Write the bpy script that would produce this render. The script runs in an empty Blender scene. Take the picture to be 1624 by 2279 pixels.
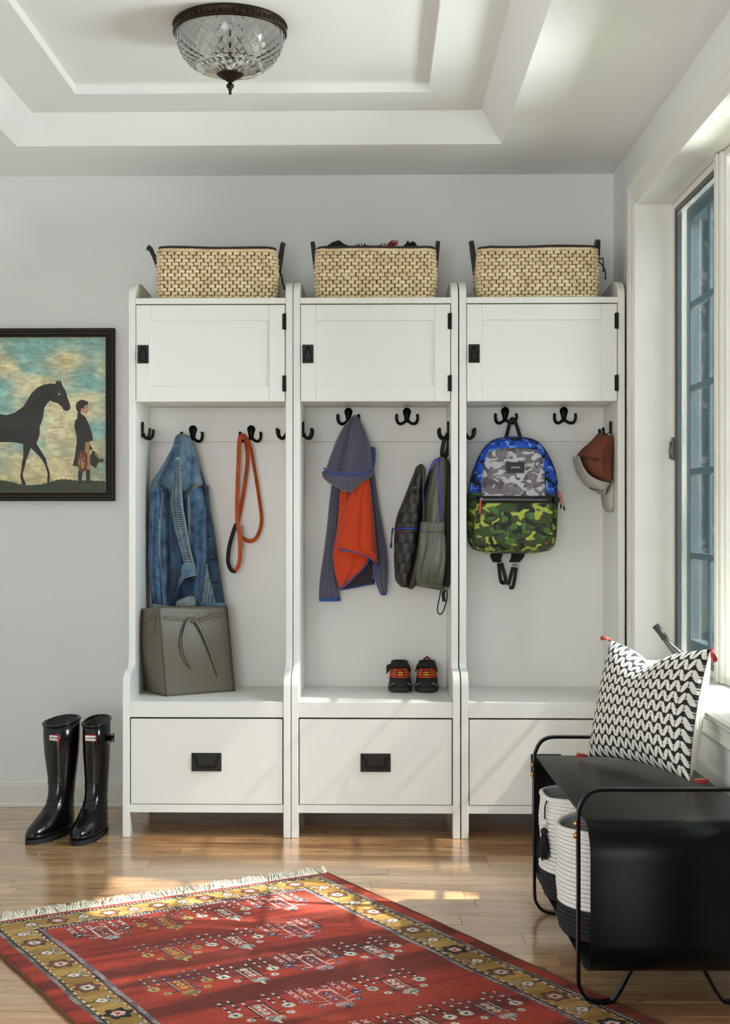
import bpy, math, random
import numpy as np
from mathutils import Vector, Matrix
PI = math.pi
scene = bpy.context.scene
COL = scene.collection
random.seed(7)
np.random.seed(7)

# ------------------------------------------------------------ camera
F, CX, CY, YAW, CAMY, CAMZ = 3000.0, 776.0, 1135.0, math.radians(1.1), -5.2, 1.148
cam = bpy.data.cameras.new('camera')
cam.sensor_fit = 'HORIZONTAL'
cam.sensor_width = 36.0
cam.lens = F * 36.0 / 1624.0
cam.shift_x = (812.0 - CX) / 1624.0
cam.shift_y = -(1139.5 - CY) / 1624.0
cam.clip_start = 0.05
cam_o = bpy.data.objects.new('camera', cam)
cam_o.location = (0, CAMY, CAMZ)
cam_o.rotation_euler = (PI / 2, 0, YAW)
COL.objects.link(cam_o)
scene.camera = cam_o

# ------------------------------------------------------------ world, sun, window light, exposure
w = bpy.data.worlds.new('sky'); scene.world = w; w.use_nodes = True
bgn = w.node_tree.nodes['Background']
bgn.inputs[0].default_value = (0.86, 0.94, 1.0, 1)
bgn.inputs[1].default_value = 1.1
sun = bpy.data.lights.new('sun', 'SUN'); sun.energy = 34.0; sun.angle = math.radians(0.8); sun.color = (1.0, 0.93, 0.82)
sun_o = bpy.data.objects.new('sun', sun); COL.objects.link(sun_o)
sun_o.rotation_euler = Vector((-1.0, 0.14, -1.11)).to_track_quat('-Z', 'Y').to_euler()
def area(name, loc, aim, sx, sy, power, color):
    l = bpy.data.lights.new(name, 'AREA'); l.shape = 'RECTANGLE'; l.size = sx; l.size_y = sy
    l.energy = power; l.color = color
    o = bpy.data.objects.new(name, l); o.location = loc; COL.objects.link(o)
    o.rotation_euler = (Vector(aim) - Vector(loc)).to_track_quat('-Z', 'Y').to_euler()
    return o
area('skylight_side_window', (3.3, -1.7, 3.2), (0.9, -1.45, 1.35), 2.6, 2.6, 880, (0.76, 0.90, 1.0))
area('lawn_bounce_side_window', (4.2, -1.9, -0.15), (-0.4, -1.6, 2.3), 3.6, 2.2, 980, (0.94, 0.985, 1.0))
area('added_daylight_rear', (-0.9, -7.3, 1.35), (-0.6, 0.0, 1.2), 2.2, 3.4, 125, (0.965, 0.985, 1.0))  # lamp added at the invented rear doors, fills the room from behind
area('added_daylight_left', (-3.9, -4.4, 1.5), (0.0, -1.4, 1.3), 1.9, 1.8, 60, (0.97, 1.0, 1.0))  # small fill lamp added outside an invented window on the left
vs = scene.view_settings
scene.display_settings.display_device = 'sRGB'
vs.view_transform = 'Standard'; vs.look = 'None'; vs.gamma = 1.0; vs.use_curve_mapping = False
vs.exposure = 0.42

# ------------------------------------------------------------ helpers
FW = Vector((-math.sin(YAW), math.cos(YAW), 0)); RT = Vector((math.cos(YAW), math.sin(YAW), 0))
def P(u, v, Y):
    """world point on the plane y = Y seen at photo pixel (u, v)"""
    d = RT * ((u - CX) / F) + Vector((0, 0, -(v - CY) / F)) + FW
    t = (Y - CAMY) / d.y
    return Vector((0, CAMY, CAMZ)) + d * t
def PZ(u, v, z):
    d = RT * ((u - CX) / F) + Vector((0, 0, -(v - CY) / F)) + FW
    t = (z - CAMZ) / d.z
    return Vector((0, CAMY, CAMZ)) + d * t
def lin(c):
    return tuple(((x / 255.0) / 12.92 if x / 255.0 <= 0.04045 else ((x / 255.0 + 0.055) / 1.055) ** 2.4) for x in c)

class B:
    def __init__(s): s.v = []; s.f = []
    def add(s, vs, fs):
        n = len(s.v); s.v += [tuple(p) for p in vs]; s.f += [tuple(i + n for i in q) for q in fs]; return s
    def box(s, x0, y0, z0, x1, y1, z1):
        return s.add([(x0,y0,z0),(x1,y0,z0),(x1,y1,z0),(x0,y1,z0),(x0,y0,z1),(x1,y0,z1),(x1,y1,z1),(x0,y1,z1)],
                     [(0,3,2,1),(4,5,6,7),(0,1,5,4),(1,2,6,5),(2,3,7,6),(3,0,4,7)])
    def prism(s, poly, axis, a, b):
        def put(p, h):
            return {'x': (h, p[0], p[1]), 'y': (p[0], h, p[1]), 'z': (p[0], p[1], h)}[axis]
        n = len(poly)
        return s.add([put(p, a) for p in poly] + [put(p, b) for p in poly],
                     [tuple(range(n)), tuple(range(2*n-1, n-1, -1))] + [(i, n+i, n+(i+1) % n, (i+1) % n) for i in range(n)])
    def rings(s, rs, closed=True, caps=True, loop=False):
        n = len(rs[0]); m = len(rs); vs = [p for r in rs for p in r]; fs = []
        for i in range(m if loop else m-1):
            a, b = i*n, ((i+1) % m)*n
            for j in range(n if closed else n-1):
                k = (j+1) % n; fs.append((a+j, a+k, b+k, b+j))
        if caps and closed and not loop:
            fs += [tuple(range(n-1, -1, -1)), tuple((m-1)*n+j for j in range(n))]
        return s.add(vs, fs)
    def tube(s, path, r, n=8, closed=False, sec=None, up=None):
        path = [Vector(p) for p in path]; m = len(path)
        rad = r if hasattr(r, '__len__') else [r]*m
        if sec is None: sec = [(math.cos(2*PI*i/n), math.sin(2*PI*i/n)) for i in range(n)]
        rs = []; prev = None
        for i in range(m):
            if closed: t = path[(i+1) % m] - path[i-1]
            else: t = path[min(i+1, m-1)] - path[max(i-1, 0)]
            t.normalize()
            if up is not None:
                u = Vector(up[i] if isinstance(up, list) else up); a = u - t*u.dot(t)
                if a.length < 1e-6: a = prev or t.orthogonal()
            elif prev is None: a = t.orthogonal()
            else: a = prev - t*prev.dot(t)
            a.normalize(); prev = a; b = t.cross(a)
            rs.append([path[i] + (a*p[0] + b*p[1])*rad[i] for p in sec])
        return s.rings(rs, True, True, closed)
    def lathe(s, prof, n=32, c=(0,0,0), caps=False):
        rs = [[(c[0]+r*math.cos(2*PI*j/n), c[1]+r*math.sin(2*PI*j/n), c[2]+z) for j in range(n)] for r, z in prof]
        return s.rings(rs, True, caps)
    def grid(s, nu, nv, fn):
        return s.add([fn(i/(nu-1), j/(nv-1)) for i in range(nu) for j in range(nv)],
                     [(i*nv+j, (i+1)*nv+j, (i+1)*nv+j+1, i*nv+j+1) for i in range(nu-1) for j in range(nv-1)])
    def ball(s, c, r, n=10, m=7, sc=(1,1,1)):
        prof = [(math.sin(PI*i/m), -math.cos(PI*i/m)) for i in range(m+1)]
        prof[0] = (0.02, -1); prof[-1] = (0.02, 1)
        rs = [[(c[0]+r*sc[0]*q*math.cos(2*PI*j/n), c[1]+r*sc[1]*q*math.sin(2*PI*j/n), c[2]+r*sc[2]*z) for j in range(n)] for q, z in prof]
        return s.rings(rs)

def flat(wd, th): return [(-th/2, -wd/2), (th/2, -wd/2), (th/2, wd/2), (-th/2, wd/2)]

def tomesh(name, b, mat, smooth=False, cols=None):
    m = bpy.data.meshes.new(name); m.from_pydata(b.v, [], b.f); m.validate(); 
    if smooth: m.polygons.foreach_set('use_smooth', [True]*len(m.polygons))
    if cols is not None:
        at = m.color_attributes.new('Col', 'FLOAT_COLOR', 'POINT')
        c4 = np.ones((len(m.vertices), 4), dtype=np.float32); c4[:, :3] = cols
        at.data.foreach_set('color', c4.ravel())
    if mat: m.materials.append(mat)
    return m
def obj(name, b, mat, parent=None, smooth=False, bevel=0, cols=None, world=True, autos=None):
    m = b if isinstance(b, bpy.types.Mesh) else tomesh(name, b, mat, smooth, cols)
    o = bpy.data.objects.new(name, m); COL.objects.link(o)
    if parent is not None:
        o.parent = parent
        if world: 
            r = parent
            while r.parent: r = r.parent
            if r is parent: o.matrix_parent_inverse = Matrix.Translation(-Vector(r.location))
    if bevel:
        md = o.modifiers.new('bevel', 'BEVEL'); md.width = bevel; md.segments = 2; md.limit_method = 'ANGLE'; md.angle_limit = math.radians(40)
        m.polygons.foreach_set('use_smooth', [True]*len(m.polygons))
        try: md.harden_normals = True
        except Exception: pass
    return o
def tag(o, label, cat, group=None):
    o['label'] = label; o['category'] = cat
    if group: o['group'] = group
    return o
def thing(name, label, cat, loc=(0,0,0), group=None):
    o = bpy.data.objects.new(name, None); o.empty_display_size = 0.05; o.location = loc; COL.objects.link(o)
    return tag(o, label, cat, group)
def struct(name, b, mat, **k):
    o = obj(name, b, mat, **k); o['kind'] = 'structure'; return o
def recalc(o):
    import bmesh
    bm = bmesh.new(); bm.from_mesh(o.data); bmesh.ops.recalc_face_normals(bm, faces=bm.faces); bm.to_mesh(o.data); bm.free(); return o
def cr(pts, n):
    """Catmull-Rom through points, n samples per span"""
    pts = [np.array(p, float) for p in pts]; out = []
    q = [2*pts[0]-pts[1]] + pts + [2*pts[-1]-pts[-2]]
    for i in range(1, len(q)-2):
        for k in range(n):
            t = k/n
            out.append(0.5*((2*q[i]) + (q[i+1]-q[i-1])*t + (2*q[i-1]-5*q[i]+4*q[i+1]-q[i+2])*t*t + (-q[i-1]+3*q[i]-3*q[i+1]+q[i+2])*t**3))
    out.append(pts[-1]); return out
def text(name, s, size, mat, parent, loc, rot, ext=0.0004, sx=1.0):
    c = bpy.data.curves.new(name, 'FONT'); c.body = s; c.size = size; c.align_x = 'CENTER'; c.align_y = 'CENTER'; c.extrude = ext
    o = bpy.data.objects.new(name, c); COL.objects.link(o)
    dg = bpy.context.evaluated_depsgraph_get(); dg.update()
    m = bpy.data.meshes.new_from_object(o.evaluated_get(dg)); bpy.data.objects.remove(o)
    M4 = Matrix.Translation(loc) @ rot.to_4x4() @ Matrix.Diagonal((sx, 1, 1, 1))
    m.transform(M4); m.materials.clear(); m.materials.append(mat); m.name = name
    return obj(name, m, mat, parent)

# ------------------------------------------------------------ materials
def newmat(name):
    m = bpy.data.materials.new(name); m.use_nodes = True
    nt = m.node_tree; return m, nt, nt.nodes['Principled BSDF']
def N(nt, t, **k):
    n = nt.nodes.new(t)
    for a, b in k.items():
        if a in n.inputs.keys(): n.inputs[a].default_value = b
        else: setattr(n, a, b)
    return n
def coords(nt, scale=(1,1,1)):
    tc = N(nt, 'ShaderNodeTexCoord'); mp = N(nt, 'ShaderNodeMapping'); mp.inputs['Scale'].default_value = scale
    nt.links.new(tc.outputs['Object'], mp.inputs['Vector']); return mp.outputs[0]
def addbump(nt, bs, vec, scale, strength, dist=0.002, detail=3):
    no = N(nt, 'ShaderNodeTexNoise'); no.inputs['Scale'].default_value = scale; no.inputs['Detail'].default_value = detail
    nt.links.new(vec, no.inputs['Vector'])
    bu = N(nt, 'ShaderNodeBump'); bu.inputs['Strength'].default_value = strength; bu.inputs['Distance'].default_value = dist
    nt.links.new(no.outputs[0], bu.inputs['Height']); nt.links.new(bu.outputs[0], bs.inputs['Normal'])
def M(name, rgb, rough=0.5, metal=0.0, bump=None, var=None, coat=0.0, sheen=0.0, stretch=(1,1,1), spec=None):
    m, nt, bs = newmat(name); c = lin(rgb)
    bs.inputs['Base Color'].default_value = (*c, 1); bs.inputs['Roughness'].default_value = rough; bs.inputs['Metallic'].default_value = metal
    bs.inputs['Coat Weight'].default_value = coat; bs.inputs['Sheen Weight'].default_value = sheen
    if spec is not None: bs.inputs['Specular IOR Level'].default_value = spec
    vec = coords(nt, stretch)
    if bump: addbump(nt, bs, vec, bump[0], bump[1], bump[2] if len(bump) > 2 else 0.002)
    if var:
        no = N(nt, 'ShaderNodeTexNoise'); no.inputs['Scale'].default_value = var[0]; no.inputs['Detail'].default_value = 4
        nt.links.new(vec, no.inputs['Vector'])
        ra = N(nt, 'ShaderNodeValToRGB'); a = var[1]
        c2 = lin(var[2]) if len(var) > 2 else tuple(x*(1-a) for x in c)
        ra.color_ramp.elements[0].position = 0.3; ra.color_ramp.elements[1].position = 0.7
        ra.color_ramp.elements[0].color = (*c2, 1); ra.color_ramp.elements[1].color = (*(min(1, x*(1+a*0.5)) for x in c), 1)
        nt.links.new(no.outputs[0], ra.inputs[0]); nt.links.new(ra.outputs[0], bs.inputs['Base Color'])
    return m
def MA(name, rough=0.8, bump=None, sheen=0.0, var=None, stretch=(1,1,1)):
    m, nt, bs = newmat(name); bs.inputs['Roughness'].default_value = rough; bs.inputs['Sheen Weight'].default_value = sheen
    at = N(nt, 'ShaderNodeAttribute', attribute_name='Col'); src = at.outputs['Color']
    vec = coords(nt, stretch)
    if bump: addbump(nt, bs, vec, bump[0], bump[1], bump[2] if len(bump) > 2 else 0.002)
    if var:
        no = N(nt, 'ShaderNodeTexNoise'); no.inputs['Scale'].default_value = var[0]; no.inputs['Detail'].default_value = 5
        nt.links.new(vec, no.inputs['Vector'])
        mr = N(nt, 'ShaderNodeMapRange'); mr.inputs[1].default_value = 0.3; mr.inputs[2].default_value = 0.7
        mr.inputs[3].default_value = 1-var[1]; mr.inputs[4].default_value = 1+var[1]*0.6
        nt.links.new(no.outputs[0], mr.inputs[0])
        mx = N(nt, 'ShaderNodeVectorMath', operation='SCALE'); nt.links.new(src, mx.inputs[0]); nt.links.new(mr.outputs[0], mx.inputs['Scale']); src = mx.outputs[0]
    nt.links.new(src, bs.inputs['Base Color']); return m
def camo(name, cols, scale):
    m, nt, bs = newmat(name); bs.inputs['Roughness'].default_value = 0.75
    tc = N(nt, 'ShaderNodeTexCoord'); prev = None
    for i, c in enumerate(cols):
        if i == 0:
            rgb = N(nt, 'ShaderNodeRGB'); rgb.outputs[0].default_value = (*lin(c), 1); prev = rgb.outputs[0]; continue
        mp = N(nt, 'ShaderNodeMapping'); mp.inputs['Location'].default_value = (i*3.7, i*1.3, i*5.1); mp.inputs['Scale'].default_value = (1, 1, 1.5)
        nt.links.new(tc.outputs['Object'], mp.inputs[0])
        no = N(nt, 'ShaderNodeTexNoise'); no.inputs['Scale'].default_value = scale; no.inputs['Detail'].default_value = 1.2; no.inputs['Distortion'].default_value = 0.7
        nt.links.new(mp.outputs[0], no.inputs['Vector'])
        gt = N(nt, 'ShaderNodeMath', operation='GREATER_THAN'); gt.inputs[1].default_value = 0.53 + 0.018*i
        nt.links.new(no.outputs[0], gt.inputs[0])
        mx = N(nt, 'ShaderNodeMix', data_type='RGBA'); mx.inputs[7].default_value = (*lin(c), 1)
        nt.links.new(gt.outputs[0], mx.inputs[0]); nt.links.new(prev, mx.inputs[6]); prev = mx.outputs[2]
    nt.links.new(prev, bs.inputs['Base Color'])
    addbump(nt, bs, tc.outputs['Object'], 900, 0.25, 0.001); return m
def glass_thin(name, tint, refl=0.06):
    m, nt, bs = newmat(name); out = nt.nodes['Material Output']
    tr = N(nt, 'ShaderNodeBsdfTransparent'); tr.inputs[0].default_value = (*tint, 1)
    gl = N(nt, 'ShaderNodeBsdfGlossy'); gl.inputs['Roughness'].default_value = 0.02
    lw = N(nt, 'ShaderNodeLayerWeight'); lw.inputs[0].default_value = 0.5
    pw = N(nt, 'ShaderNodeMath', operation='POWER'); pw.inputs[1].default_value = 4.0; nt.links.new(lw.outputs['Facing'], pw.inputs[0])
    fr = N(nt, 'ShaderNodeMath', operation='MULTIPLY_ADD'); fr.inputs[1].default_value = 0.8; fr.inputs[2].default_value = 0.04; nt.links.new(pw.outputs[0], fr.inputs[0])
    mx = N(nt, 'ShaderNodeMixShader')
    nt.links.new(fr.outputs[0], mx.inputs[0]); nt.links.new(tr.outputs[0], mx.inputs[1]); nt.links.new(gl.outputs[0], mx.inputs[2])
    nt.links.new(mx.outputs[0], out.inputs[0]); nt.nodes.remove(bs); return m
def screen_mat(name):
    m, nt, bs = newmat(name); out = nt.nodes['Material Output']
    bs.inputs['Base Color'].default_value = (0.045, 0.085, 0.105, 1); bs.inputs['Roughness'].default_value = 0.55
    tr = N(nt, 'ShaderNodeBsdfTransparent')
    vec = coords(nt, (1, 1, 1)); wv = N(nt, 'ShaderNodeTexWave', wave_type='BANDS', bands_direction='Z'); wv.inputs['Scale'].default_value = 170; wv.inputs['Distortion'].default_value = 2.0
    nt.links.new(vec, wv.inputs['Vector'])
    mr = N(nt, 'ShaderNodeMapRange'); mr.inputs[3].default_value = 0.30; mr.inputs[4].default_value = 0.44
    nt.links.new(wv.outputs['Color'], mr.inputs[0])
    mx = N(nt, 'ShaderNodeMixShader'); nt.links.new(mr.outputs[0], mx.inputs[0])
    nt.links.new(bs.outputs[0], mx.inputs[1]); nt.links.new(tr.outputs[0], mx.inputs[2]); nt.links.new(mx.outputs[0], out.inputs[0]); return m
def wood(name):
    m, nt, bs = newmat(name); bs.inputs['Roughness'].default_value = 0.27; bs.inputs['Coat Weight'].default_value = 0.9; bs.inputs['Coat IOR'].default_value = 1.6; bs.inputs['Coat Roughness'].default_value = 0.15
    lk = nt.links.new
    tc = N(nt, 'ShaderNodeTexCoord'); oi = N(nt, 'ShaderNodeObjectInfo')
    ad = N(nt, 'ShaderNodeVectorMath', operation='ADD')
    sc = N(nt, 'ShaderNodeMath', operation='MULTIPLY'); sc.inputs[1].default_value = 37.0
    cb = N(nt, 'ShaderNodeCombineXYZ'); lk(oi.outputs['Random'], sc.inputs[0])
    for k in range(3): lk(sc.outputs[0], cb.inputs[k])
    lk(tc.outputs['Object'], ad.inputs[0]); lk(cb.outputs[0], ad.inputs[1])
    def noise(scale, detail, dist, rough=0.55):
        mp = N(nt, 'ShaderNodeMapping'); mp.inputs['Scale'].default_value = scale; lk(ad.outputs[0], mp.inputs[0])
        no = N(nt, 'ShaderNodeTexNoise'); no.inputs['Scale'].default_value = 1.0; no.inputs['Detail'].default_value = detail; no.inputs['Roughness'].default_value = rough; no.inputs['Distortion'].default_value = dist
        lk(mp.outputs[0], no.inputs['Vector']); return no.outputs[0]
    def mix(f, a_, b_):
        mx = N(nt, 'ShaderNodeMix', data_type='RGBA'); lk(f, mx.inputs[0])
        for q, sl in ((a_, 6), (b_, 7)):
            if isinstance(q, tuple): mx.inputs[sl].default_value = (*lin(q), 1)
            else: lk(q, mx.inputs[sl])
        return mx.outputs[2]
    def rng(v, a_, b_, c=0.0, d=1.0):
        mr = N(nt, 'ShaderNodeMapRange'); mr.inputs[1].default_value = a_; mr.inputs[2].default_value = b_; mr.inputs[3].default_value = c; mr.inputs[4].default_value = d; lk(v, mr.inputs[0]); return mr.outputs[0]
    broad = noise((1.3, 9, 9), 2, 0.4); fine = noise((3.0, 150, 150), 4, 0.2)
    base = mix(rng(broad, 0.35, 0.65), (176, 128, 84), (212, 168, 120))
    base = mix(rng(fine, 0.40, 0.62, 0.32, 0.0), base, (120, 78, 46))
    # growth rings: thin contour lines of a stretched field
    fld = noise((0.75, 13, 13), 1.5, 0.9)
    fr = N(nt, 'ShaderNodeMath', operation='MULTIPLY'); fr.inputs[1].default_value = 11.0; lk(fld, fr.inputs[0])
    fc = N(nt, 'ShaderNodeMath', operation='FRACT'); lk(fr.outputs[0], fc.inputs[0])
    su = N(nt, 'ShaderNodeMath', operation='SUBTRACT'); su.inputs[1].default_value = 0.5; lk(fc.outputs[0], su.inputs[0])
    ab = N(nt, 'ShaderNodeMath', operation='ABSOLUTE'); lk(su.outputs[0], ab.inputs[0])
    ring = rng(ab.outputs[0], 0.0, 0.13, 1.0, 0.0)
    brk = rng(noise((2.5, 40, 40), 2, 0.0), 0.44, 0.60)
    rm = N(nt, 'ShaderNodeMath', operation='MULTIPLY'); lk(ring, rm.inputs[0]); lk(brk, rm.inputs[1])
    r2 = N(nt, 'ShaderNodeMath', operation='MULTIPLY'); r2.inputs[1].default_value = 0.78; lk(rm.outputs[0], r2.inputs[0])
    base = mix(r2.outputs[0], base, (74, 46, 28))
    mx = N(nt, 'ShaderNodeVectorMath', operation='SCALE'); lk(base, mx.inputs[0]); lk(rng(oi.outputs['Random'], 0, 1, 0.84, 1.10), mx.inputs['Scale'])
    lk(mx.outputs[0], bs.inputs['Base Color'])
    bu = N(nt, 'ShaderNodeBump'); bu.inputs['Strength'].default_value = 0.06; bu.inputs['Distance'].default_value = 0.001
    lk(fine, bu.inputs['Height']); lk(bu.outputs[0], bs.inputs['Normal']); return m

mWall = M('wall_paint', (226, 226, 223), 0.75, bump=(160, 0.35, 0.0012))
mCeil = M('ceiling_paint', (238, 238, 236), 0.8, bump=(140, 0.35, 0.0012))
mTrim = M('trim_paint', (226, 223, 214), 0.32, bump=(60, 0.05))
mLock = M('locker_paint', (231, 228, 221), 0.36, bump=(220, 0.06, 0.0008), stretch=(1, 1, 0.12))
mWall2 = M('darkened_unseen_wall', (112, 112, 108), 0.8)  # unseen walls made dark to cut bounce and the bench's reflections
mBlackIron = M('black_iron', (22, 19, 17), 0.42, 0.6, bump=(90, 0.08))
mWood = wood('oak_planks')
mGap = M('floor_underlay', (38, 22, 13), 0.8)
mGlass = glass_thin('window_glass', (0.93, 0.95, 0.95))
mScreen = screen_mat('insect_screen')
mBronze = M('dark_bronze', (46, 36, 27), 0.38, 0.8, bump=(120, 0.2))
# ============================================================ THE SETTING
XR, XL, ZC = 0.917, -1.74, 2.44
YF = -7.2                      # far side of the adjoining room behind the camera
XL2 = -3.7
# back wall
struct('wall_back', B().box(XL-0.1, 0, -0.02, XR+0.15, 0.1, ZC+0.3), mWall)
# right wall with the window opening
WY0, WY1, WZ0, WZ1 = -0.48, -2.44, 0.63, 2.215     # opening
b = B()
b.box(XR, WY0+0.004, -0.02, XR+0.13, 0.0, ZC+0.3)
b.box(XR, -2.62, -0.02, XR+0.13, WY1-0.004, ZC+0.3)
b.box(XR, WY1-0.004, -0.02, XR+0.13, WY0+0.004, WZ0-0.03)
b.box(XR, WY1-0.004, WZ1+0.004, XR+0.13, WY0+0.004, ZC+0.3)
struct('wall_right', b, mWall)
struct('wall_right_beyond', B().box(XR, YF, -0.02, XR+0.13, -2.62, ZC+0.3), mWall2)
struct('wall_left', B().box(XL-0.1, -2.62, -0.02, XL, 0, ZC+0.3), mWall)
b = B(); b.box(XL2-0.1, -2.62, -0.02, XL-0.1, -2.52, ZC+0.3)
b.box(XL2-0.1, -3.4, -0.02, XL2, -2.62, ZC+0.3); b.box(XL2-0.1, YF, -0.02, XL2, -5.5, ZC+0.3)
b.box(XL2-0.1, -5.5, -0.02, XL2, -3.4, 0.55); b.box(XL2-0.1, -5.5, 2.3, XL2, -3.4, ZC+0.3)
struct('wall_left_beyond', b, mWall2)
b = B(); b.box(XL2-0.1, YF-0.1, -0.02, -2.75, YF, ZC+0.3); b.box(0.95, YF-0.1, -0.02, XR+0.13, YF, ZC+0.3); b.box(-2.75, YF-0.1, 2.35, 0.95, YF, ZC+0.3)
struct('wall_front', b, mWall2)
# tray ceiling: soffit, sloped cove, flat step, lip, top
TX0, TX1, TY0, TY1 = -1.270, 0.448, -0.433, -2.150
rx = 0.078; ry = 0.094; ZS = 2.532; ZT = 2.562
IX0, IX1, IY0, IY1 = -0.995, 0.179, -0.732, -1.850
def rect(x0, x1, y0, y1, z): return [(x0, y0, z), (x1, y0, z), (x1, y1, z), (x0, y1, z)]
b = B()
r0 = rect(XL2, XR+0.1, 0.05, YF, ZC); r1 = rect(TX0, TX1, TY0, TY1, ZC)
r2 = rect(TX0+rx, TX1-rx, TY0-ry, TY1+ry, ZS); r3 = rect(IX0, IX1, IY0, IY1, ZS); r4 = rect(IX0, IX1, IY0, IY1, ZT)
b.rings([r0, r1, r2, r3, r4], True, False); n = len(b.v); b.f.append((n-4, n-3, n-2, n-1))
# outer shell above, so that the ceiling has thickness
b.add(rect(XL2-0.1, XR+0.15, 0.1, YF-0.1, ZT+0.12), [(0, 1, 2, 3)])
struct('ceiling', b, mCeil)
# floor: oak strip planks, laid across the view
fl = struct('floor', B().box(XL2-0.1, YF-0.1, -0.06, XR+0.15, 0.05, -0.013), mGap)
PW = 0.083; lens = [0.55, 0.72, 0.9, 1.1, 1.35]
def plank_b(L, x=0, y=0, z=0):
    g = 0.0003; c = 0.0006
    bb = B(); x0, x1, y0, y1 = x+g, x+L-g, y+g, y+PW-g
    bb.add([(x0,y0,z-0.012),(x1,y0,z-0.012),(x1,y1,z-0.012),(x0,y1,z-0.012),(x0,y0,z-c),(x1,y0,z-c),(x1,y1,z-c),(x0,y1,z-c),
            (x0+c,y0+c,z),(x1-c,y0+c,z),(x1-c,y1-c,z),(x0+c,y1-c,z)],
           [(0,3,2,1),(0,1,5,4),(1,2,6,5),(2,3,7,6),(3,0,4,7),(4,5,9,8),(5,6,10,9),(6,7,11,10),(7,4,8,11),(8,9,10,11)])
    return bb
pm = {L: tomesh('plank', plank_b(L), mWood) for L in lens}
rest = B(); rr = random.Random(3); cnt = 0
row = 0
while True:
    y = 0.03 - (row+1)*PW
    if y < YF: break
    vis = y > -2.45
    x = (XL if vis else XL2) - rr.random()*0.8
    if not vis and y > -2.62: x = XL - rr.random()*0.8
    while x < XR+0.1:
        L = rr.choice(lens)
        # what the camera can see of this row
        half = 0.30*(y+PW-CAMY)
        if vis and x+L > -half-0.05 and cnt < 300:
            o = bpy.data.objects.new('plank', pm[L]); COL.objects.link(o); o.location = (x, y, -rr.random()*0.0004); o.parent = fl; cnt += 1
        else:
            q = plank_b(L, x, y); rest.add(q.v, q.f)
        x += L
    row += 1
o = obj('planks_beyond_view', rest, mWood, fl); o['kind'] = 'stuff'

# baseboards
def baseboard(name, pts):
    prof = [(0, 0), (0.016, 0), (0.016, 0.009), (0.012, 0.016), (0.012, 0.082), (0.010, 0.086), (0.010, 0.092), (0.006, 0.099), (0.005, 0.108), (0, 0.112)]
    return prof
pr = baseboard('x', 0)
struct('baseboard_back', B().prism([(-y-0.0005, z+0.0005) for y, z in pr], 'x', XL+0.02, -0.86), mTrim)
struct('baseboard_left', B().prism([(XL+y+0.0005, z+0.0005) for y, z in pr], 'y', -2.6, -0.02), mTrim)
struct('baseboard_right', B().prism([(XR-y-0.0005, z+0.0005) for y, z in pr], 'y', -2.6, -0.52), mTrim)

# ---- window_1 in the right wall (deep reveal, screened casement, fixed sash)
wi = bpy.data.objects.new('window_1', None); COL.objects.link(wi); wi.location = (XR, (WY0+WY1)/2, WZ0); wi['kind'] = 'structure'
WP = 1.035                    # plane of the window frame
obj('jamb', B().box(XR-0.002, WY0, WZ0, WP+0.08, WY0+0.018, WZ1), mTrim, wi, bevel=0.002)
obj('jamb', B().box(XR-0.002, WY1-0.018, WZ0, WP+0.08, WY1, WZ1), mTrim, wi, bevel=0.002)
obj('head_jamb', B().box(XR-0.002, WY1-0.018, WZ1, WP+0.08, WY0+0.018, WZ1+0.018), mTrim, wi, bevel=0.002)
# stool (sill) with a rounded nose, apron moulding below
nose = [(WP+0.08, 0.604), (XR-0.040, 0.604), (XR-0.046, 0.609), (XR-0.050, 0.617), (XR-0.046, 0.627), (XR-0.040, 0.631), (WP+0.08, 0.631)]
obj('window_sill', B().prism(nose, 'y', WY1-0.10, WY0+0.10), mTrim, wi)
ap = [(XR+0.001, 0.603), (XR-0.030, 0.603), (XR-0.030, 0.592), (XR-0.022, 0.582), (XR-0.018, 0.560), (XR-0.018, 0.540), (XR-0.012, 0.532), (XR+0.001, 0.528)]
obj('sill_apron', B().prism(ap, 'y', WY1-0.08, WY0+0.08), mTrim, wi)
# casing: stepped moulding
def casing_prof(): return [(0, 0), (0.010, 0), (0.010, 0.012), (0.014, 0.018), (0.014, 0.050), (0.018, 0.056), (0.020, 0.066), (0.022, 0.074), (0.022, 0.088), (0, 0.088)]
cp = casing_prof()
def mitred(name, a, bq, outward):
    # a, b: inner edge endpoints (y, z); outward: unit dir in (y, z); mitre along the diagonal at the top
    rs = []
    for (pt, ext) in ((a[0], a[1]), (bq[0], bq[1])):
        rs.append([(XR-0.0005-h, pt[0]+outward[0]*w+ext[0]*w, pt[1]+outward[1]*w+ext[1]*w) for h, w in cp])
    return recalc(obj(name, B().rings(rs, True, True), mTrim, wi))
mitred('casing', ((WY0, 0.632), (0, 0)), ((WY0, WZ1), (0, 1)), (1, 0))
mitred('casing', ((WY1, 0.632), (0, 0)), ((WY1, WZ1), (0, 1)), (-1, 0))
mitred('casing', ((WY1, WZ1), (-1, 0)), ((WY0, WZ1), (1, 0)), (0, 1))
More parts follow.
